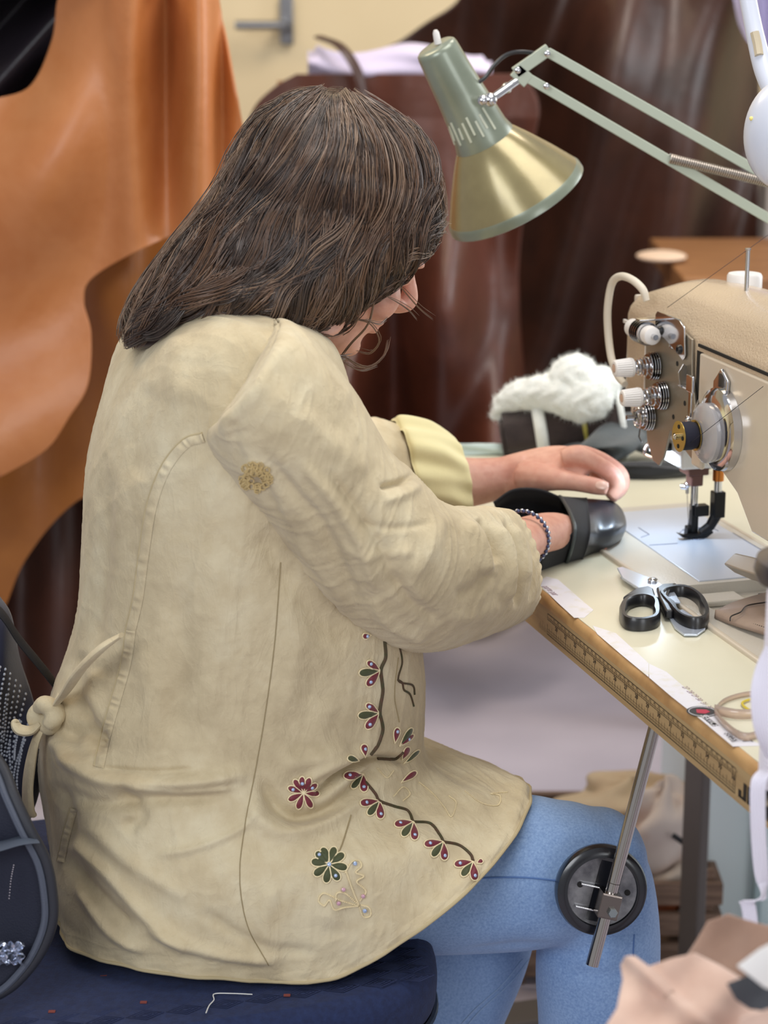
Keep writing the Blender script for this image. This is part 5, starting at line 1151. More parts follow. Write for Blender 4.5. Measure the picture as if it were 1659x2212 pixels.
# ------------------------------------------------------------------ spool of white elastic at the right edge
sx0 = pty(1756, 1735, 1.56); zc = TZ
cs = thing('elastic_spool', (sx0[0], sx0[1], TZ), 'tall spool of white ribbed elastic with black end caps at the table corner', 'spool')
c0 = np.array([sx0[0], sx0[1], 0]); Rs_ = .0415
zb_, zt3 = ptz(1766, 1700, 0)[2], None
h_b = TZ+.004; h_t = CAM[2]-sx0[1]*math.tan(PITCH+math.atan((1250-1106)/FPX))
put('base_cap', lathe([(.0, 0), (.046, 0), (.048, .004), (.048, .010), (.040, .016), (.03, .016)], c0+[0, 0, h_b-.004], NZ, 60), M_bp, cs, label='black plastic bottom cap')
pr = [(.030, h_b+.012)]; n_ = 46
for k in range(n_):
    z0 = h_b+.014+(h_t-h_b-.014)*k/n_; dz = (h_t-h_b-.014)/n_; pr += [(Rs_, z0+.0003), (Rs_+.0009, z0+dz*.5), (Rs_, z0+dz-.0003)]
pr.append((.03, h_t+.001))
M_el = mat('white_elastic', (226, 222, 234), .7, sheen=.3, bump=(900, .3, .0005))
put('wound_elastic', lathe(pr, c0, NZ, 72), M_el, cs, label='white elastic wound in rows')
put('top_cap', lathe([(.0, 0), (.036, 0), (.0505, .003), (.053, .010), (.051, .019), (.038, .0235), (.015, .0245), (0.001, .0245)], c0+[0, 0, h_t-.004], NZ, 60), mat('dark_cap', (62, 54, 56), .35, coat=.3), cs, label='dark rounded top cap')
def ribbon(P, w, nm, par, m, n=90, lab=None, th=.0007):
    """P: list of (px,py,Y,angle deg of width direction in XY)"""
    Q = cr(np.array(P, float), n); R = []
    for px, py, Y, an in Q:
        c = pty(px, py, Y); d = np.array([math.cos(math.radians(an)), math.sin(math.radians(an)), 0]); row = []
        for s in np.linspace(-1, 1, 29): row.append(c+d*w*s+np.array([-d[1], d[0], 0])*.00045*math.cos(s*math.pi*7))
        R.append(row)
    return put(nm, grid(np.array(R), False), m, par, smooth=180, solid=th, fix=False, label=lab)
ribbon([(1668, 1400, 1.540, -60), (1651, 1450, 1.536, -30), (1643, 1500, 1.532, -10), (1647, 1560, 1.530, -15), (1656, 1600, 1.532, -30), (1668, 1640, 1.538, -60)], .0072, 'loose_elastic', cs, M_el)
ribbon([(1668, 1664, 1.535, -50), (1648, 1672, 1.528, -25), (1638, 1695, 1.522, -8), (1637, 1760, 1.520, 0), (1640, 1830, 1.520, 5), (1644, 1880, 1.521, 15), (1648, 1905, 1.522, 30)], .0056, 'hanging_elastic', cs, M_el, lab='loose end of elastic hanging down')
ribbon([(1648, 1905, 1.522, 30), (1650, 1930, 1.518, 60), (1640, 1944, 1.514, 20), (1620, 1945, 1.512, 0), (1612, 1952, 1.514, -10)], .0050, 'hanging_elastic', cs, M_el, 50)
ribbon([(1612, 1948, 1.513, 0), (1617, 1960, 1.514, 5), (1622, 2000, 1.514, 5), (1628, 2080, 1.514, 5)], .0054, 'hanging_elastic', cs, M_el, 50)
# ------------------------------------------------------------------ knee lifter
kl = thing('knee_lifter', pty(1300, 1925, 1.90), 'knee lifter with round black pad on a steel rod under the table', 'knee lifter')
M_rod = mat('polished_rod', (176, 170, 164), .16, 1); pcen = pty(1300, 1925, 1.895); nrm = vnorm(np.array([.10, -.985, .14]))
uy_ = vnorm(NZ-nrm*(NZ@nrm)); ux_ = np.cross(uy_, nrm)
ux_ = -ux_ if ux_[0] < 0 else ux_
put('pad_rubber', lathe([(.030, -.014), (.040, -.016), (.0435, -.010), (.0440, -.003), (.0425, .002), (.0385, .0045), (.0335, .0045), (.0325, .001), (.030, .0)], pcen, nrm, 72), mat('glossy_rubber', (22, 24, 30), .25, coat=.4), kl, label='glossy black rubber ring')
put('pad_back', lathe([(.0, -.013), (.031, -.013), (.031, -.006), (.0, -.006)], pcen, nrm, 40), M_bp, kl)
slot = [(-.008, .026), (-.004, .0295), (.004, .0295), (.008, .026), (.008, -.026), (.004, -.0295), (-.004, -.0295), (-.008, -.026)]
def rot2(P, a): c, s = math.cos(a), math.sin(a); return [(x*c-y*s, x*s+y*c) for x, y in P]
tilt = math.radians(-15)
M_pm = mat('dull_zinc', (150, 150, 152), .42, .9, col2=(104, 104, 108), nscale=60, bump=(90, .15, .0006))
t = np.linspace(0, 2*np.pi, 80, endpoint=False)
outer = np.stack([.0335*np.cos(t), .0335*np.sin(t)], -1); inn = []
for a in t:      # inner slot boundary radius by direction
    b = a-tilt; cx, cy = math.cos(b), math.sin(b); k = min(.0085/max(1e-6, abs(cx)), .0295/max(1e-6, abs(cy))); inn.append((k*math.cos(a), k*math.sin(a)))
inn = np.array(inn); P3 = lambda q, h: pcen+ux_*q[:, :1]+uy_*q[:, 1:2]+nrm*h
put('back_plate', grid(np.array([P3(inn, -.001), P3(inn, .0008), P3(outer, .0022), P3(outer, .0008)]), True), M_pm, kl, smooth=50, label='dull grey metal back plate with a slot')
put('plate_hole', J(*[lathe([(.0028, 0), (.0028, .0003)], pcen+ux_*x+uy_*y+nrm*.0023, nrm, 16) for x, y in ((-.021, .008),)]), M_dgap, kl)
put('plate_hole', J(*[lathe([(.0028, 0), (.0028, .0003)], pcen+ux_*x+uy_*y+nrm*.0023, nrm, 16) for x, y in ((.024, -.002),)]), M_dgap, kl)
q0, q1 = pty(1279, 2085, 1.868), pty(1412, 1580, 1.905)
dr = vnorm(q1-q0); put('rod', cyl(q0, q0+dr*(.717-q0[2])/dr[2], .0060, 28), M_rod, kl, label='polished steel rod')
for f in (.30, .355): c_ = q0+(q1-q0)*f; put('rod_groove', torus(c_, dr, .0060, .0003, 24, 5), M_ink, kl)
bc = q0+(q1-q0)*.262; sd = vnorm(np.cross(dr, nrm)); nn_ = vnorm(np.cross(sd, dr)); nn_ = nn_ if nn_@nrm > 0 else -nn_
Axb = np.array([sd, dr, nn_])
put('clamp', J(box(bc+nn_*.0085, (.019, .022, .0016), Axb), box(bc+dr*.011-nn_*.004, (.019, .0016, .026), Axb), box(bc-dr*.011-nn_*.004, (.019, .0016, .026), Axb), box(bc-sd*.0092, (.0014, .022, .017), Axb)), mat('dark_bright_steel', (128, 118, 112), .16, 1), kl, bevel=.0006, smooth=0, label='bright bent clamp bracket')
put('clamp_arm', J(box(bc-sd*.017+dr*.011-nn_*.012, (.020, .0016, .005), Axb), box(bc-sd*.017-dr*.011-nn_*.012, (.020, .0016, .005), Axb)), M_chrome, kl, bevel=.0004, smooth=0)
bo = bc+sd*.003*(1 if sd[0] > 0 else -1)-dr*.004+nn_*.0095; put('clamp_bolt', lathe([(.0048, 0), (.0048, .0035), (.0042, .0045)], bo, nn_, 6), mat('zinc_bolt', (150, 158, 160), .3, .9), kl, smooth=0); put('bolt_shaft', lathe([(.003, -.006), (.003, .001)], bo, nn_, 14), M_chrome, kl)
# ------------------------------------------------------------------ desk lamp (green-grey) behind
M_lg = mat('greengrey_enamel', (134, 142, 126), .32, coat=.3, metal=.25, col2=(122, 130, 114), nscale=20)
M_lb = mat('olive_gold_enamel', (150, 138, 98), .26, coat=.4, metal=.45, col2=(140, 128, 90), nscale=30, bump=(240, .08, .0006))
YL = 2.42
lm = thing('desk_lamp', pty(1060, 330, YL), 'green-grey articulated desk lamp with flared shade behind the head', 'lamp')
top, bot = pty(940, 100, YL), pty(1114, 430, YL+.035); axL = vnorm(bot-top); LL = np.linalg.norm(bot-top)
put('lamp_neck', lathe([(.0, 0), (.020, 0), (.0225, .002), (.0235, .006), (.0265, LL*.28), (.0315, LL*.55), (.0345, LL*.60), (.034, LL*.62)], top, axL, 48, (True, False)), M_lg, lm, label='green-grey neck with vent slots')
sh = lathe([(.033, LL*.60), (.036, LL*.615), (.048, LL*.70), (.0645, LL*.83), (.079, LL*.955), (.0815, LL*.975), (.0825, LL*1.01), (.081, LL*1.015), (.078, LL*.95), (.046, LL*.70), (.031, LL*.61)], top, axL, 72, (False, False))
nf_ = len(sh[1])//10
put('lamp_shade', sh, None, lm, mats=[M_lb, M_lg], midx=[1 if 4 <= i//nf_ <= 6 else 0 for i in range(len(sh[1]))], label='olive-gold flared shade with pale rim')
uL = vnorm(np.cross(axL, [0, 1, 0])); vL = np.cross(axL, uL)
for k in range(9):
    a = math.radians(60+k*14)  # slots facing the camera
    for sg in (1,):
        d = uL*math.cos(a)+vL*math.sin(a)
        if d[1] > 0: d = uL*math.cos(a)-vL*math.sin(a)
        h0, h1 = LL*.40+.004*(k % 3), LL*.54-.006*(k % 2)
        r0, r1 = .0287, .0314
        put('vent_slot', box(top+axL*(h0+h1)/2+d*.0303, (.0024, .0012, h1-h0), np.array([np.cross(axL, d), d, vnorm(axL*(h1-h0)+d*(r1-r0))])), mat('slot_glint', (196, 200, 180), .4) if k == 0 else MATS['slot_glint'], lm, smooth=0)
put('switch', lathe([(.004, 0), (.0035, .012), (.002, .015)], top-axL*.001+uL*.004, -axL+uL*.3, 16), M_wh, lm)
# bulb inside
put('bulb', ell(bot-axL*.03, (.022, .022, .03), np.array([uL, vL, axL])), mat('frosted_bulb', (235, 232, 220), .4), lm)
ball = pty(1058, 216, YL-.02)
put('swivel_joint', J(ell(ball, (.008, .008, .008)), ell(ball+[-.008, -.004, .0], (.006, .006, .006)), cyl(ball, pty(1120, 172, YL), .0042), ell(pty(1095, 190, YL), (.006, .006, .006))), M_chrome, lm)
def bar(a, b, w, d, nm, Y0, Y1, m=None):
    A_, B_ = pty(*a, Y0), pty(*b, Y1); ln = vnorm(B_-A_); s_ = vnorm(np.cross(ln, [0, 1, 0])); t_ = np.cross(s_, ln)
    return put(nm, box((A_+B_)/2, (np.linalg.norm(B_-A_), w, d), np.array([ln, s_, t_])), m or M_arm, lm, bevel=.001, smooth=0)
M_arm = mat('pale_greengrey_paint', (168, 176, 160), .4, coat=.2)
bar((1182, 112), (1760, 440), .0105, .009, 'upper_arm', YL, YL-.03); bar((1140, 168), (1760, 530), .0105, .009, 'lower_arm', YL, YL-.03)
bar((1186, 106), (1112, 158), .013, .010, 'head_bracket', YL, YL)
bar((1112, 150), (1142, 176), .016, .010, 'head_bracket', YL, YL)
A_, B_ = pty(1446, 342, YL-.02), pty(1700, 404, YL-.03)
t = np.linspace(0, 1, 600); ln = vnorm(B_-A_); s_ = vnorm(np.cross(ln, [0, 1, 0])); v2 = np.cross(s_, ln)
put('tension_spring', tube(A_+(B_-A_)*t[:, None]+.0045*(np.cos(t*110*6.28/2)[:, None]*s_+np.sin(t*110*6.28/2)[:, None]*v2), .0012, 5), mat('spring_steel', (170, 160, 150), .35, .9), lm)
for px, py in ((1182, 116), (1118, 152), (1180, 186), (1446, 340), (1505, 300)): put('rivet', lathe([(.0035, 0), (.0035, .002), (.002, .003)], pty(px, py, YL-.012), [0, -1, 0], 12), M_chrome, lm)
put('lamp_cord', tube([pty(1034, 178, YL), pty(1050, 165, YL), pty(1068, 140, YL), pty(1095, 118, YL), pty(1130, 112, YL), pty(1180, 120, YL+.01)], .0022, 8, n=40), M_bp, lm, label='black power cord')
# lamp column out of frame to the right, standing on the workbench side of the table
cb = pty(1760, 480, YL-.03)
put('lower_column', J(cyl(cb, [cb[0]+.05, cb[1]+.03, TZ+.02], .008)), M_arm, lm); put('lamp_base', lathe([(.05, 0), (.05, .010), (.03, .02), (.01, .022)], [cb[0]+.05, cb[1]+.03, TZ], NZ, 40), M_arm, lm)
# ------------------------------------------------------------------ white lamp at the right edge
YW = 2.05
wl = thing('desk_lamp', pty(1700, 280, YW), 'white round-headed lamp with white arm cut by the right edge', 'lamp')
M_wl = mat('white_lamp_enamel', (204, 208, 220), .3, coat=.3)
cw = pty(1700, 290, YW); put('lamp_head', J(ell(cw, (.040, .034, .052), nu=30, nv=48)), M_wl, wl, smooth=180)
put('lamp_arm', J(tube([pty(1675, 215, YW+.03), pty(1650, 150, YW+.05), pty(1628, 60, YW+.07), pty(1605, -60, YW+.09)], [.0085, .0095, .0085, .008], 14, n=24)), M_wl, wl, label='white arm')
put('arm_slot', tube([pty(1640, 120, YW+.048), pty(1636, 95, YW+.054), pty(1630, 70, YW+.058)], .0045, 8), mat('beige_insert', (190, 176, 150), .5), wl)
put('indicator_dot', ell(pty(1623, 256, YW-.012), (.002, .002, .002)), mat('yellow_dot', (240, 220, 130), .4), wl)
put('lamp_post', J(cyl(pty(1605, -60, YW+.09), pty(1900, -400, YW+.1), .008), cyl(pty(1900, -400, YW+.1), [pty(1900, -400, YW+.1)[0], YW+.1, TZ], .010)), M_wl, wl)
# ------------------------------------------------------------------ chair
M_ch = mat('navy_chair_fabric', (27, 42, 82), .9, sheen=.04, col2=(20, 32, 68), nscale=160, bump=(520, .6, .001))
chx = C0-BF*.02-BL*.0; ch = thing('office_chair', (chx[0], chx[1], 0), 'office chair with navy patterned fabric seat under the seated woman', 'chair')
ST = .478
def seatring(z, k):
    t = np.linspace(0, 2*np.pi, 72, endpoint=False); c = chx*[1, 1, 0]+BF*.02+[0, 0, z]
    return [c+BF*(.265*k)*np.sign(math.cos(q))*abs(math.cos(q))**.5+Rn*(.262*k)*np.sign(math.sin(q))*abs(math.sin(q))**.5 for q in t]
seat = put('seat', grid(cr(np.array([seatring(ST-.065, .90), seatring(ST-.055, .985), seatring(ST-.03, 1.0), seatring(ST-.012, .99), seatring(ST-.002, .95), seatring(ST, .88), seatring(ST+.002, .5), seatring(ST+.002, .05)]), 50), True, (True, True)), M_ch, ch, smooth=180)
put('seat_piping', tube(np.array(seatring(ST-.058, .992)), .004, 8, closed=True), M_bp, seat)
# woven diamond pattern and little red marks
gs = []
cc0 = np.array([chx[0], chx[1], 0])+BF*.02
for i in range(-6, 7):
    for j in range(-13, -3):
        for k in (1, .66, .33):
            c = cc0+BF*(i*.036)+Rn*(-j*.0185)+NZ*(ST+.0007)
            if abs(i*.036) > .225 or -j*.0185 > .225: continue
            s_ = .014*k; gs.append(tube([c+BF*s_*1.2, c+Rn*s_*.6, c-BF*s_*1.2, c-Rn*s_*.6], .0006, 4, closed=True))
put('woven_diamonds', J(*gs), mat('navy_weave', (30, 40, 74), .9), seat)
M_rdm = mat('rust_mark', (120, 58, 52), .9); rm = []
for px, py in ((146, 2068), (224, 2107), (310, 2165), (112, 2185), (620, 2150)):
    c = ptz(px, py, ST+.0015); rm.append(box(c, (.006, .004, .0008)))
for x_ in rm: put('rust_fleck', x_, M_rdm, seat, smooth=0)
bs_ = chx*[1, 1, 0]
put('seat_pan', grid(np.array([seatring(ST-.085, .6), seatring(ST-.064, .88)]), True, (True, True)), M_bp, ch)
put('post', J(cyl(bs_+[0, 0, .10], bs_+[0, 0, ST-.08], .025)), M_steel, ch)
for k in range(5):
    a = k*2*math.pi/5+.3; d = np.array([math.cos(a), math.sin(a), 0]); lg = put('leg', tube([bs_+[0, 0, .11], bs_+d*.15+[0, 0, .09], bs_+d*.28+[0, 0, .07]], [.028, .022, .016], 10, n=12), M_bp, ch)
    put('castor', cyl(bs_+d*.28+np.cross(d, NZ)*.018+[0, 0, .028], bs_+d*.28-np.cross(d, NZ)*.018+[0, 0, .028], .028), M_bp, lg)
bkc = bs_-BF*.275
put('back_bar', tube([bs_-BF*.18+[0, 0, ST-.07], bs_-BF*.30+[0, 0, ST-.05], bs_-BF*.325+[0, 0, ST+.10], bs_-BF*.32+[0, 0, ST+.2]], .014, 10, n=24, flat=.6), M_bp, ch)
# backrest: curved padded panel
R = []
for z, hw in ((ST+.12, .15), (ST+.14, .19), (ST+.25, .21), (ST+.36, .20), (ST+.42, .16), (ST+.44, .12)):
    row = []
    for q in np.linspace(0, 2*np.pi, 40, endpoint=False):
        s_ = math.cos(q)*hw; row.append(bkc-BF*(.055-.5*s_*s_)+BL*s_+BF*.022*math.sin(q)+[0, 0, z])
    R.append(row)
put('backrest', grid(cr(np.array(R), 30), True, (True, True)), M_ch, ch, smooth=180)
# thread scrap on the seat
put('thread_scrap', tube([ptz(a, b, ST+.003) for a, b in [(445, 2188), (452, 2172), (462, 2160), (463, 2147), (500, 2146), (545, 2148)]], .0005, 5, n=40), mat('white_thread', (230, 230, 226), .8), label='white thread scrap lying on the navy chair seat', cat='thread')
# ------------------------------------------------------------------ dotted navy garment over the chair back
M_nav = mat('navy_cloth', (30, 32, 52), .9, sheen=.2, bump=(300, .3, .001))
gr = thing('studded_garment', pty(-10, 1500, 1.98), 'navy garment with rows of tiny silver studs draped over the chair back', 'garment')
rows = [(1285, -120, -6), (1330, -120, 22), (1420, -120, 40), (1500, -120, 66), (1560, -120, 82), (1620, -120, 88), (1700, -120, 84), (1760, -120, 66), (1800, -120, 50)]
Rg = cr(np.array(rows, float), 90); P = np.zeros((90, 60, 3))
for i, (py, l_, r_) in enumerate(Rg):
    for j, u in enumerate(np.linspace(0, 1, 60)): px = l_+(r_-l_)*u; P[i, j] = pty(px, py, 2.03+.02*math.sin(px*.05+py*.012)+.06*max(0, u-.7)**2*8)
drp = put('drape', grid(P, False), M_nav, gr, smooth=180, solid=.003, fix=False); B_g = bvh(grid(P, False)); sd_ = []
for (P0, P1, P2b) in ([(8, 1445), (-4, 1530), (2, 1640)], [(18, 1455), (10, 1540), (4, 1600)], [(30, 1470), (16, 1560), (6, 1630)], [(40, 1482), (24, 1570), (12, 1640)], [(52, 1500), (34, 1590), (28, 1680)], [(0, 1440), (-10, 1500), (-8, 1560)], [(56, 1600), (38, 1650), (30, 1700)], [(50, 1622), (40, 1680), (42, 1740)], [(64, 1560), (50, 1610), (44, 1650)], [(20, 1600), (26, 1660), (34, 1730)], [(10, 1500), (2, 1570), (-2, 1650)], [(45, 1560), (36, 1610), (34, 1640)]):
    for a, b in cr(np.array([P0, P1, P2b], float), 17):
        p, _ = cast(B_g, a, b, .0015)
        if p is not None: sd_.append(ell(p, (.0017, .0017, .0017), nu=5, nv=7))
o_ = put('stud_rows', J(*sd_), mat('silver_stud', (206, 212, 224), .25, .4), gr); o_['kind'] = 'stuff'
# strap
put('shoulder_strap', tube([pty(*p) for p in [(-60, 1280, 1.99), (0, 1322, 1.99), (40, 1380, 2.0), (85, 1435, 2.01), (118, 1478, 2.03), (125, 1500, 2.05)]], [.010]*6, 10, n=40, flat=.25), mat('black_webbing', (24, 24, 30), .8, bump=(700, .4, .0005)), label='black webbing strap slanting down behind the woman to the chair back', cat='strap')
# ------------------------------------------------------------------ mesh backpack at lower left
bp = thing('backpack', ptz(-20, 2150, ST), 'dark blue mesh backpack with thick black piping leaning at the left edge', 'backpack')
M_mesh = mat('navy_mesh', (18, 23, 42), .75, bump=(650, .7, .001)); M_pip = mat('black_piping', (36, 38, 46), .55, bump=(900, .5, .0005)); M_web = mat('slate_webbing', (70, 78, 92), .75, bump=(700, .5, .0006))
YB_ = 1.745
loop = [pty(*p) for p in [(-70, 1560, YB_+.05), (0, 1650, YB_+.03), (30, 1720, YB_+.01), (62, 1790, YB_), (98, 1860, YB_), (112, 1930, YB_), (112, 1990, YB_), (90, 2050, YB_), (55, 2100, YB_), (10, 2140, YB_), (-60, 2170, YB_)]]
put('piping', tube(loop, .0052, 12, n=120), M_pip, bp, label='thick black piping')
put('piping_braid', tube([p+np.array([-.006, -.004, .0]) for p in loop], .0032, 8, n=120), mat('braid_grey', (76, 82, 96), .6, bump=(1200, .8, .0008)), bp)
L0 = cr(np.array(loop), 60); R = []
for i, p in enumerate(L0):
    R.append([p+np.array([-.16*s, .09*s-.02*math.sin(s*3.1), .0])+np.array([0, 0, 1])*((pty(-60, 1900, YB_)[2]-p[2])*s*.35) for s in np.linspace(0.02, 1, 24)])
put('mesh_pocket', grid(np.array(R), False), M_mesh, bp, smooth=180, solid=.002, fix=False, label='dark navy mesh pocket')
put('side_webbing', tube([pty(*p) for p in [(-60, 1840, YB_-.004), (0, 1828, YB_-.006), (45, 1815, YB_-.006), (72, 1812, YB_)]], .0125, 10, n=20, flat=.16), M_web, bp, label='slate webbing strap')
put('inner_pipe', tube([p+np.array([-.018, .012, .004]) for p in loop[1:-1]], .003, 8, n=90), M_pip, bp)
put('seam_studs', J(*[ell(p, (.001, .001, .001), nu=4, nv=6) for p in cr(np.array([pty(*p) for p in [(30, 1868, YB_-.008), (24, 1900, YB_-.009), (20, 1940, YB_-.01)]]), 14)]), M_chrome, bp)
# shiny crumpled wrapper in the pocket
rs = np.random.default_rng(8); P = np.zeros((14, 18, 3))
for i in range(14):
    for j in range(18):
        P[i, j] = pty(-40+90*j/17+4*math.sin(i), 2035+48*i/13+3*math.sin(j*2), YB_-.012+rs.normal(0, .0022))
put('foil_wrapper', grid(P, False), mat('silver_foil', (205, 210, 222), .15, .9), smooth=0, solid=.0004, fix=False, label='crumpled silver foil wrapper showing in the backpack pocket', cat='wrapper')
# ------------------------------------------------------------------ basket and hides under the table
bk = thing('wicker_basket', (.33, 2.88, 0), 'slatted wooden basket full of leather offcuts under the table', 'basket')
M_slat = mat('weathered_slat', (142, 116, 98), .7, col2=(104, 82, 68), nscale=10, stretch=(1, 1, 14))
bcx, bcy = .315, 2.90
for k in range(3):
    for yy in (2.74, 3.06): put('slat', box((bcx, yy, .05+.045*k), (.29, .012, .032)), M_slat, bk, bevel=.002)
    for sx_ in (-1, 1): put('slat', box((bcx+sx_*.139, 2.90, .05+.045*k), (.012, .308, .032)), M_slat, bk, bevel=.002)
for sx_ in (-1, 1):
    for yy in (2.752, 3.048): put('corner_post', box((bcx+sx_*.128, yy, .085), (.014, .012, .17)), M_slat, bk, bevel=.002)
put('basket_floor', box((bcx, 2.9, .02), (.27, .30, .02)), M_slat, bk)
def lump(name, c, r, m, label, seed, tilt_=0):
    rs = np.random.default_rng(seed); t = np.linspace(.001, np.pi-.001, 34); a = np.linspace(0, 2*np.pi, 48, endpoint=False)
    ph = rs.uniform(0, 6, 4); R = []
    for th in t:
        row = []
        for q in a:
            k = 1+.13*math.sin(3*q+ph[0]+2*th)+.10*math.sin(5*q-ph[1]+4*th)+.08*math.sin(2*q+7*th+ph[2])
            row.append([c[0]+r[0]*k*math.sin(th)*math.cos(q), c[1]+r[1]*k*math.sin(th)*math.sin(q), c[2]+r[2]*k*math.cos(th)])
        R.append(row)
    return put(name, grid(np.array(R), True, (True, True)), m, smooth=180, fix=False, label=label, cat='hide')
M_pw = mat('pinkish_white_hide', (216, 202, 192), .8, col2=(196, 160, 138), nscale=9, mix=(.42, .62)); M_cr = mat('cream_hide', (206, 188, 158), .8, col2=(180, 150, 118), nscale=8)
def lp_(px, py, Y, rx, ry, rz, m, lab, sd): lump('hide_bundle', pty(px, py, Y), (rx, ry, rz), m, lab, sd)
lp_(1365, 1738, 2.94, .100, .08, .036, M_cr, 'cream hide bundle on top of the pile under the table, behind the knee', 3)
lp_(1430, 1800, 2.82, .048, .05, .068, M_pw, 'pinkish white patchy hide bundle beside the grey table leg', 5)
lp_(1452, 1895, 2.80, .040, .045, .032, mat('bone_hide', (204, 190, 176), .8, col2=(150, 128, 112), nscale=12), 'bone-coloured rolled hide below the patchy white one', 7)
lp_(1450, 1945, 2.82, .032, .045, .036, mat('rust_hide', (150, 78, 36), .6, col2=(110, 50, 28), nscale=10), 'rust brown leather offcut low in the basket', 9)
lp_(1486, 1975, 2.78, .014, .03, .022, mat('pale_grey_offcut', (196, 196, 200), .8), 'small pale grey offcut beside the rust brown one', 10)
lp_(1400, 1880, 2.90, .045, .05, .075, mat('dark_maroon_hide', (50, 18, 22), .7), 'dark maroon hide wedged between the pale bundles', 12)
put('rubber_tag', box(pty(1465, 1812, 2.755), (.020, .004, .008), np.array([[.8, 0, -.6], [0, 1, 0], [.6, 0, .8]])), M_bp, bevel=.002, label='small black tag lying on the patchy white hide', cat='tag')
put('motor_cap', ell(T(-.285, .10, -.075), (.018, .02, .03)), M_bp, tab)
# ------------------------------------------------------------------ suede pieces in the lower right foreground
def suede(name, P, Y, dz, m, label, seed=1, nz=.018, th=.002):
    """free outline sheet: px polygon filled radially, gently folded"""
    O = np.array(P, float); k = len(O); Oc = O.mean(0); n1 = 26; res = []
    dense = []
    for i in range(k):
        for u in np.linspace(0, 1, 8, endpoint=False): dense.append(O[i]*(1-u)+O[(i+1) % k]*u)
    D_ = np.array(dense); R = []
    for s in np.linspace(.004, 1, n1):
        row = []
        for q in D_:
            x, y = Oc+(q-Oc)*s; d1 = (x-1390)*.686-(y-2098)*.728; row.append(pty(x, y, Y+dz(x, y)-.010*math.exp(-(d1/13)**2)+nz*math.sin(x*.017+seed)*math.cos(y*.014+seed*2)+nz*.4*math.sin((x+y)*.03)))
        R.append(row)
    return put(name, grid(np.array(R), True, (True, False)), m, smooth=180, fix=False, solid=th, label=label, cat='leather piece')
def sued_mat(nm, a, b): 
    m = mat(nm, a, .95, sheen=.4, col2=b, nscale=11, mix=(.38, .62)); return m
M_s1 = sued_mat('tan_suede', (158, 128, 110), (132, 102, 86)); M_s2 = sued_mat('pink_beige_suede', (212, 182, 165), (182, 147, 130))
Yf = 1.34
bx = thing('work_box', (.30, 1.31, 0), 'wooden stand under the suede pieces in the lower right foreground', 'stand')
suede('suede_piece', [(1480, 2070), (1530, 1990), (1572, 1974), (1640, 1996), (1700, 2010), (1760, 2100), (1760, 2330), (1480, 2330), (1420, 2180), (1440, 2110)], Yf+.05, lambda x, y: -.0003*(y-1974), M_s1, 'darker tan suede piece with raised corner in the lower right foreground', 2)
suede('suede_piece', [(1342, 2086), (1352, 2066), (1372, 2068), (1402, 2090), (1450, 2072), (1500, 2060), (1560, 2090), (1640, 2140), (1700, 2200), (1700, 2300), (1270, 2320), (1300, 2230), (1332, 2180), (1346, 2120)], Yf, lambda x, y: -.00035*(y-2060), M_s2, 'pale pink-beige suede piece with pointed corner in the lower right foreground', 4)
suede('leather_piece', [(1570, 2125), (1620, 2105), (1700, 2110), (1700, 2190), (1620, 2180), (1590, 2160)], Yf-.06, lambda x, y: -.0002*(y-2100), mat('charcoal_leather', (52, 54, 60), .6), 'charcoal leather piece under the white one at the right edge', 6, .006)
suede('leather_piece', [(1592, 2086), (1640, 2050), (1700, 2020), (1740, 2100), (1740, 2160), (1650, 2132)], Yf-.10, lambda x, y: -.0001*(y-2050), mat('white_leather', (222, 218, 214), .5), 'white leather piece with pointed tip at the lower right edge', 8, .004)
suede('suede_piece', [(1600, 2200), (1660, 2180), (1720, 2175), (1720, 2300), (1590, 2300)], Yf-.12, lambda x, y: 0, M_s2, 'small beige suede corner at the very bottom right', 9, .004)
zz = pty(1400, 2330, Yf)[2]
put('box_top', box((.33, 1.30, zz-.012), (.44, .16, .02)), M_wood, bx, bevel=.002)
for x in (.14, .52):
    for y in (1.25, 1.36): put('leg', box((x, y, (zz-.06)/2), (.03, .03, zz-.06)), M_wood, bx, bevel=.002)
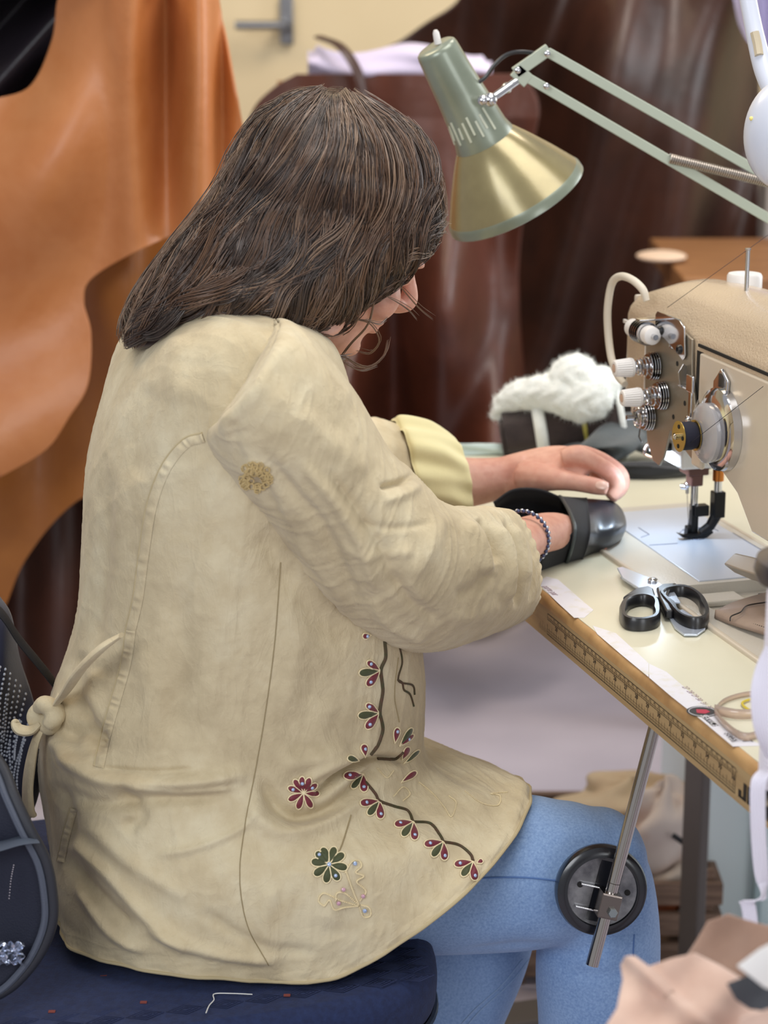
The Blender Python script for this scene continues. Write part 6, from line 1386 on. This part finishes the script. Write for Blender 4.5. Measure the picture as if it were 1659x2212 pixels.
# ------------------------------------------------------------------ lights, world, camera
def area(name, loc, tgt, size, power, col, sy=None):
    L = bpy.data.lights.new(name, 'AREA'); L.energy = power; L.color = col; L.shape = 'RECTANGLE'; L.size = size; L.size_y = sy or size
    o = bpy.data.objects.new(name, L); COL.objects.link(o); o.location = loc
    o.rotation_euler = (Vector(tgt)-Vector(loc)).to_track_quat('-Z', 'Y').to_euler(); return o
area('window_and_fill_light', (-1.6, -1.0, 2.5), (0, 2.1, .7), 1.8, 58, (.93, .96, 1), 1.4)
area('ceiling_light', (.5, 1.9, 2.75), (.1, 2.1, .7), 1.2, 26, (1, .97, .93), 1.2)
area('warm_ceiling_light', (-1.2, 3.2, 2.7), (-.6, 2.4, .8), .8, 18, (1, .80, .55), .8)
area('ceiling_light', (.6, 3.3, 2.75), (.4, 4.6, .9), .8, 26, (1, .9, .8), .8)
area('work_light_beam', tuple(T(0, -.046, .100)), tuple(T(0, -.012, 0)), .02, .20, (.66, .82, 1))
area('window_and_fill_light', (1.7, -.9, 1.5), (.5, 2.4, .4), 1.2, 22, (.94, .97, 1), 1.2)  # added fill lamp behind the camera right, for cabinet, jeans and under-table
area('side_fill_light', (2.3, 3.5, 1.5), (.4, 2.9, .25), 1.2, 30, (.92, .96, 1), 1.2)  # added window-like fill from the far right, brightening cabinet and floor
W_ = bpy.data.worlds.new('World'); SC.world = W_; W_.use_nodes = True
bg = W_.node_tree.nodes['Background']; bg.inputs[0].default_value = (.93, .95, 1, 1); bg.inputs[1].default_value = .46
cam = bpy.data.cameras.new('camera'); co = bpy.data.objects.new('camera', cam); COL.objects.link(co)
co.location = tuple(CAM); co.rotation_euler = (math.pi/2-PITCH, 0, 0)
cam.sensor_fit = 'VERTICAL'; cam.sensor_height = 36; cam.lens = 77; cam.clip_start = .05
cam.dof.use_dof = True; cam.dof.focus_distance = 2.06; cam.dof.aperture_fstop = 5.6
SC.camera = co
SC.view_settings.view_transform = 'Standard'; SC.view_settings.look = 'None'; SC.view_settings.gamma = 1; SC.view_settings.exposure = 0.0
SC.view_settings.use_curve_mapping = False
